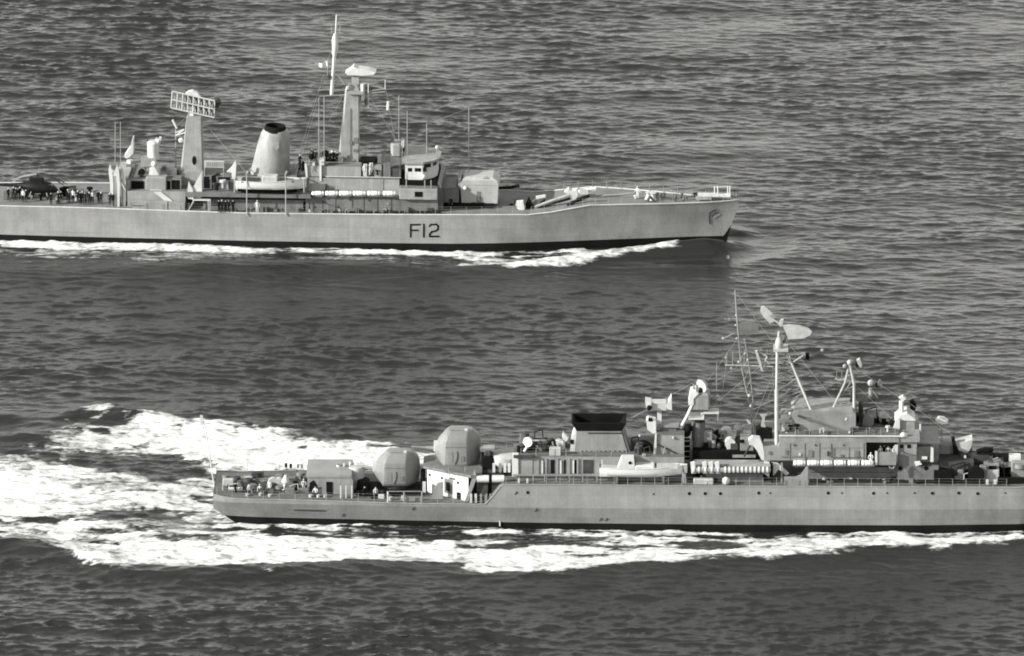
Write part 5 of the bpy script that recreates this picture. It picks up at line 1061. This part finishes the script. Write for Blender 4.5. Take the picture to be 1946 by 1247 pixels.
# boats
def boat(S, name, px0, px1, py_keel, py_gun, v, label, hull_mt, cabin=None, bow=1):
    a_, b_ = S.p(px0, py_gun, v), S.p(px1, py_gun, v); kz = S.p(px0, py_keel, v).z
    ln = b_.x - a_.x; h = a_.z - kz; q = Vector(((a_.x + b_.x) / 2, v + 1.2, kz))
    o = placed(S, name, q, label, 'boat')
    rs = []
    for t in np.linspace(0, 1, 15):
        x = (t - 0.5) * ln * bow
        w = 1.2 * (math.sin(math.pi * min(0.5 + 0.0, 0.5)) if t < 0.4 else max(0.03, (1 - ((t - 0.4) / 0.6) ** 2.2)))
        if t < 0.4: w = 1.2 * (0.72 + 0.28 * math.sin(t / 0.4 * math.pi / 2))
        sh = h * (1 + 0.30 * max(0, t - 0.4) ** 1.5 * 2 + 0.08 * (1 - t)); kk = h * 0.42 * max(0, (t - 0.55) / 0.45) ** 2
        rs.append([(x, -w, sh), (x, -w * 0.95, kk + (sh - kk) * 0.55), (x, -w * 0.6, kk + (sh - kk) * 0.15), (x, 0, kk), (x, w * 0.6, kk + (sh - kk) * 0.15), (x, w * 0.95, kk + (sh - kk) * 0.55), (x, w, sh)])
    m = MB(); m.rings(rs, cap=False, close=False); m.add(rs[0], [tuple(range(7))]); m.build('hull', hull_mt, o, smooth=True)
    m = MB(); m.rings([[(r[0][0], r[0][1] * 0.96, r[0][2] - 0.1), (r[6][0], r[6][1] * 0.96, r[6][2] - 0.1)] for r in rs], cap=False, close=False); m.build('foredeck', M['canvas'], o)
    for sg in (0, 6): MB().path([r[sg] for r in rs], 0.06).build('gunwale', WH, o, smooth=True)
    return o, ln, h
wb, ln, h = boat(L, 'ships_boat', 447, 581, 367, 347, -6.6, 'pale motor boat hanging in davits beside the rounded funnel of the F12 frigate', M['bright'])
MB().rings([[(x * 1.0, -w, h * 0.30), (x, w, h * 0.30), (x, w * 0.4, -0.03), (x, -w * 0.4, -0.03)] for x, w in ((-4.4, 0.9), (-3.2, 1.12), (0.0, 1.2), (2.2, 1.0), (3.4, 0.5))]).build('bottom', BK, wb)
MB().cbox(-1.2, 0.9, -0.7, 0.7, h - 0.1, h + 0.75, 0.12).build('canopy', M['canvas'], wb); MB().box(-3.9, -1.6, -1.0, 1.0, h - 0.08, h + 0.14).build('cockpit', DK, wb); MB().box(1.1, 3.0, -0.7, 0.7, h - 0.05, h + 0.16).build('thwart', MI, wb)
lc, ln, h = boat(K, 'ships_launch', 1139, 1306, 912, 893, -6.7, 'white cabin launch stowed on the deck edge before the black-capped funnel', M['bright'])
MB().rings([[(-3.1, -0.75, h), (-1.0, -0.75, h), (-1.0, 0.75, h), (-3.1, 0.75, h)], [(-2.6, -0.68, h + 1.35), (-1.15, -0.68, h + 1.35), (-1.15, 0.68, h + 1.35), (-2.6, 0.68, h + 1.35)]]).build('cabin', WH, lc)
MB().tube((-1.6, -0.72, h + 0.75), (-1.6, -0.78, h + 0.75), 0.2, n=12).build('window', BK, lc); MB().cbox(-1.0, 1.4, -0.85, 0.85, h - 0.05, h + 0.42, 0.15).build('engine_cover', WH, lc); MB().box(1.6, 4.2, -0.75, 0.75, h + 0.0, h + 0.3).build('bow_cover', M['canvas'], lc)
MB().tube((-4.9, 0, h * 0.9), (-5.0, 0, h + 0.9), 0.05, n=6).build('staff', WH, lc)
for x in (-3.2, 2.4): MB().box(x - 0.15, x + 0.15, -1.0, 1.0, -0.55, 0.35).build('chock', MI, lc)

# helicopter on the flight deck, rotor folded low
hq = L.on(74, 376, zdL(L.u(74, -1, 376)) + 0.02)
he = placed(L, 'naval_helicopter', hq, 'small dark naval helicopter with drooping rotor blades on the flight deck', 'helicopter')
NV = mat('dark_naval_blue_paint', 0.010, 0.25, 0.5, spec=0.15)
rs = []
for x, w, z0, z1 in ((-5.6, 0.12, 1.55, 1.85), (-3.6, 0.22, 1.45, 1.95), (-2.2, 0.4, 1.2, 2.1), (-1.5, 0.75, 0.8, 2.3), (-0.4, 0.95, 0.65, 2.35), (0.8, 0.95, 0.62, 2.3), (1.7, 0.8, 0.68, 2.05), (2.3, 0.5, 0.8, 1.5), (2.55, 0.15, 0.95, 1.25)):
    zc, rz = (z0 + z1) / 2, (z1 - z0) / 2
    rs.append([(x, w * math.cos(t), zc + rz * math.sin(t)) for t in [2 * math.pi * i / 12 for i in range(12)]])
MB().rings(rs).build('fuselage', NV, he, smooth=True)
MB().cbox(-1.3, 0.7, -0.42, 0.42, 2.2, 2.85, 0.15).build('engine_housing', NV, he); MB().tube((-0.2, 0, 2.8), (-0.2, 0, 3.35), 0.12).build('rotor_mast', DK, he)
MB().cbox(0.9, 1.9, -0.84, 0.84, 1.35, 2.0, 0.2).build('windscreen', M['glass'], he)
MB().prism([(-5.9, 1.6), (-5.3, 1.6), (-5.8, 3.0), (-6.3, 3.0)], -0.08, 0.08).build('tail_fin', NV, he)
for ang, dz in ((176, -1.55), (150, -1.2), (4, -1.35), (-24, -1.1)):
    x1, y1 = 4.6 * math.cos(R(ang)), 2.6 * math.sin(R(ang)); m = MB(); p0, p1, p2 = Vector((-0.2, 0, 3.3)), Vector((-0.2 + x1 * 0.45, y1 * 0.45, 3.3 + dz * 0.3)), Vector((-0.2 + x1 * 0.85, y1, 3.3 + dz))
    dd = Vector((-y1, x1, 0)).normalized() * 0.17
    m.rings([[p + dd, p - dd, p - dd - Vector((0, 0, .05)), p + dd - Vector((0, 0, .05))] for p in (p0, p1, p2)]); m.build('rotor_blade', M['steel'] if ang > 90 else DK, he)
for x in (-1.2, 1.3):
    for y in (-0.95, 0.95):
        lg = MB().tube((x * 0.8, y * 0.6, 1.0), (x, y, 0.22), 0.06).build('undercarriage_leg', M['steel'], he); MB().tube((x, y - 0.07, 0.2), (x, y + 0.07, 0.2), 0.2, n=12).build('wheel', M['shoe'], lg)

# white ensign flying from the mast
fq = L.p(622, 126, 0.3); fl = placed(L, 'ensign', fq, 'small white flag streaming aft from the yard of the plated foremast', 'flag')
m = MB(); n = 10
rs = [[(-1.65 * i / n, 0.12 * math.sin(i * 1.1), -0.05 + 0.1 * math.sin(i * 0.9)), (-1.65 * i / n, 0.12 * math.sin(i * 1.1), 0.62 - 0.25 * i / n + 0.1 * math.sin(i * 0.9)), (-1.65 * i / n, 0.12 * math.sin(i * 1.1) + 0.02, 0.62 - 0.25 * i / n + 0.1 * math.sin(i * 0.9)), (-1.65 * i / n, 0.12 * math.sin(i * 1.1) + 0.02, -0.05 + 0.1 * math.sin(i * 0.9))] for i in range(n + 1)]
m.rings(rs).build('cloth', M['cloth'], fl); MB().tube((0.0, 0.01, -1.2), (0.08, 0.01, 1.0), 0.03, n=6).build('halyard', M['rope'], fl)

# ------------------------------------------------------------------ people: one skinned body per pose
def body_mesh(name, arms, legs, lean=0.0):
    vs_, ed, rad = [], [], []
    def V(x, y, z, r, parent=None):
        vs_.append((x, y, z)); rad.append(r)
        if parent is not None: ed.append((parent, len(vs_) - 1))
        return len(vs_) - 1
    pel = V(0, 0, 0.96, 0.135); wai = V(0, lean * 0.3, 1.10, 0.125, pel); che = V(0, lean * 0.7, 1.32, 0.15, wai); nek = V(0, lean, 1.50, 0.06, che)
    hd0 = V(0, lean + 0.02, 1.59, 0.085, nek); hd1 = V(0, lean + 0.015, 1.69, 0.098, hd0); V(0, lean, 1.78, 0.075, hd1); V(0, lean + 0.135, 1.63, 0.014, hd0)
    for sx in (-1, 1):
        V(sx * 0.105, lean, 1.64, 0.016, hd0)
        A = arms[0 if sx < 0 else 1]
        sh = V(sx * 0.20, lean * 0.8, 1.42, 0.062, che); el = V(sx * A[0][0], A[0][1] + lean, A[0][2], 0.046, sh); wr = V(sx * A[1][0], A[1][1] + lean, A[1][2], 0.032, el)
        d = (Vector(vs_[wr]) - Vector(vs_[el])).normalized(); pa = V(*(Vector(vs_[wr]) + d * 0.075), 0.034, wr)
        b = Vector(vs_[pa])
        for i, L_ in enumerate((0.075, 0.09, 0.083, 0.062)):
            o = Vector((0, (i - 1.5) * 0.019, 0)); k1 = V(*(b + o + d * L_ * 0.5), 0.0095, pa); V(*(b + o * 1.1 + d * L_ * 0.9 + Vector((-sx * 0.02, 0, 0))), 0.0085, k1)
        V(*(b + Vector((-sx * 0.01, 0.05, 0)) + d * 0.005), 0.011, wr)
        G_ = legs[0 if sx < 0 else 1]
        hp = V(sx * 0.095, 0, 0.90, 0.095, pel); kn = V(sx * 0.105, G_[0][0], G_[0][1], 0.068, hp); an_ = V(sx * 0.11, G_[1][0], G_[1][1] + 0.09, 0.045, kn); V(sx * 0.125, G_[1][0] + 0.16, G_[1][1] + 0.045, 0.042, an_)
    me = bpy.data.meshes.new(name); me.from_pydata(vs_, ed, []); ob = bpy.data.objects.new(name, me); C.objects.link(ob)
    md_ = ob.modifiers.new('skin', 'SKIN'); sk = me.skin_vertices[0].data
    for i, r in enumerate(rad): sk[i].radius = (r, r * (0.78 if i in (pel, wai, che) else 1.0)); sk[i].use_root = (i == pel)
    sb = ob.modifiers.new('sub', 'SUBSURF'); sb.levels = sb.render_levels = 1
    out = bpy.data.meshes.new_from_object(ob.evaluated_get(bpy.context.evaluated_depsgraph_get())); out.name = name
    bpy.data.objects.remove(ob)
    for x in (M['navy'], M['navy'], M['skin'], M['white'], M['shoe']): out.materials.append(x)
    mi = []
    for f in out.polygons:
        c = f.center
        if c.z > 1.71: k = 3
        elif c.z > 1.53: k = 2
        elif c.z < 0.12: k = 4
        elif abs(c.x) > 0.24 and c.z < 0.885: k = 2
        elif c.z < 0.96: k = 1
        else: k = 0
        mi.append(k)
    out.polygons.foreach_set('material_index', mi); out.polygons.foreach_set('use_smooth', [True] * len(mi)); return out
DOWN = ((0.27, -0.02, 1.15), (0.28, 0.06, 0.90))
POSES = [body_mesh('standing_body', (DOWN, DOWN), (((0.02, 0.5), (0, 0)), ((0.02, 0.5), (0, 0)))),
         body_mesh('leaning_body', (((0.29, 0.10, 1.17), (0.22, 0.34, 1.08)), ((0.29, 0.10, 1.17), (0.22, 0.34, 1.08))), (((0.04, 0.5), (-0.04, 0)), ((0.02, 0.5), (0.02, 0))), 0.10),
         body_mesh('walking_body', (((0.26, -0.12, 1.16), (0.27, -0.06, 0.91)), ((0.26, 0.08, 1.16), (0.27, 0.22, 0.95))), (((0.14, 0.52), (0.20, 0)), ((-0.04, 0.5), (-0.26, 0.03))), 0.04)]
OUTFITS = dict(dark=('navy', 'navy', 'skin', 'white', 'shoe'), darkcap=('navy', 'navy', 'skin', 'navy', 'shoe'), white=('cloth', 'cloth', 'skin', 'white', 'shoe'), half=('cloth', 'navy', 'skin', 'navy', 'shoe'))
WEAR = dict(dark='dark uniform and white cap', darkcap='all-dark uniform', white='white working clothes', half='white shirt and dark trousers')
bodies = {}
def person(S, q, pose, outfit, label, group, rz):
    key = (pose, outfit)
    if key not in bodies:
        me = POSES[pose].copy(); me.name = 'body'
        for i, k in enumerate(OUTFITS[outfit]): me.materials[i] = M[k]
        bodies[key] = me
    o = empty('person', S.world(q), S.a + rz); tag(o, label, 'person', group)
    b = bpy.data.objects.new('body', bodies[key]); C.objects.link(b); b.parent = o; b['label'] = 'sailor in ' + WEAR[outfit]
    return o
def crew(S, spots, z, where, frm, group):
    """spots: (px, py of the feet, outfit), counted from the landmark FRM"""
    count = {}
    for px, py, outfit, pose in spots:
        q = S.on(px, py, z(px) if callable(z) else z); i = count.get(outfit, 0); count[outfit] = i + 1
        many = sum(1 for s_ in spots if s_[2] == outfit) > 1
        person(S, q, pose, outfit, f'sailor in {WEAR[outfit]} {where}' + (f', {ORD[i]} {"to" if i == 0 else "from"} the {frm}' if many else ''), group, R(180) + random.uniform(-0.9, 0.9))
zfl = lambda px: zdL(L.u(px, -3, 385)) + 0.01
crew(L, [(215, 391, 'dark', 0), (209, 391, 'dark', 0), (192, 389, 'dark', 2), (187, 386, 'darkcap', 0), (176, 387, 'half', 0), (170, 389, 'dark', 0), (163, 389, 'darkcap', 1), (157, 388, 'dark', 0), (153, 388, 'darkcap', 0), (148, 386, 'dark', 0), (139, 384, 'half', 0), (132, 387, 'darkcap', 1), (129, 384, 'dark', 0),
         (116, 387, 'darkcap', 0), (111, 388, 'dark', 2), (97, 390, 'darkcap', 0), (50, 384, 'darkcap', 0), (44, 384, 'half', 0), (38, 379, 'dark', 0), (31, 380, 'darkcap', 0), (26, 379, 'dark', 0), (16, 381, 'dark', 0)],
     zfl, 'on the flight deck', 'hangar', 'flight deck crew watching from around the helicopter')
crew(L, [(416, 404, 'darkcap', 0), (422, 404, 'dark', 0), (429, 404, 'darkcap', 1), (435, 404, 'darkcap', 0), (443, 404, 'darkcap', 0), (489, 405, 'white', 0)], lambda px: zdL(L.u(px, -5.5, 400)) + 0.01, 'in the side passage', 'trestle', 'sailors in the side passage')
zr = L.p(640, 316, -3.5).z + 0.01
crew(L, [(570, 318, 'dark', 0), (594, 306, 'darkcap', 1), (600, 310, 'darkcap', 0), (627, 312, 'darkcap', 0), (634, 310, 'darkcap', 0), (640, 312, 'darkcap', 0)], zr, 'on the signal roof', 'funnel', 'signalmen on the roof')
zr2 = L.p(700, 337, -3.9).z + 0.02
crew(L, [(693, 336, 'white', 0), (704, 334, 'white', 1), (728, 333, 'darkcap', 0)], zr2, 'on the open deck before the mast', 'foremast', 'sailors before the foremast')
crew(L, [(857, 398, 'darkcap', 0), (1212, 378, 'white', 1)], lambda px: zdL(L.u(px, -2, 390)) + 0.01, 'on the foredeck', 'bow', 'sailors on the foredeck')
zw = K.p(1660, 879, -5.2).z
crew(K, [(1655, 886, 'white', 1), (1673, 874, 'white', 0), (1680, 872, 'darkcap', 0), (1688, 873, 'half', 0), (1698, 874, 'white', 1)], 8.2, 'on the open bridge wing', 'mast', 'sailors on the bridge wing')
crew(K, [(448, 943, 'darkcap', 0), (474, 945, 'half', 0), (494, 946, 'white', 2), (512, 938, 'white', 0), (577, 936, 'white', 1), (600, 950, 'half', 1), (693, 950, 'darkcap', 0), (714, 951, 'half', 0)], QD + 0.02, 'on the low quarterdeck', 'ensign staff', 'sailors on the quarterdeck')
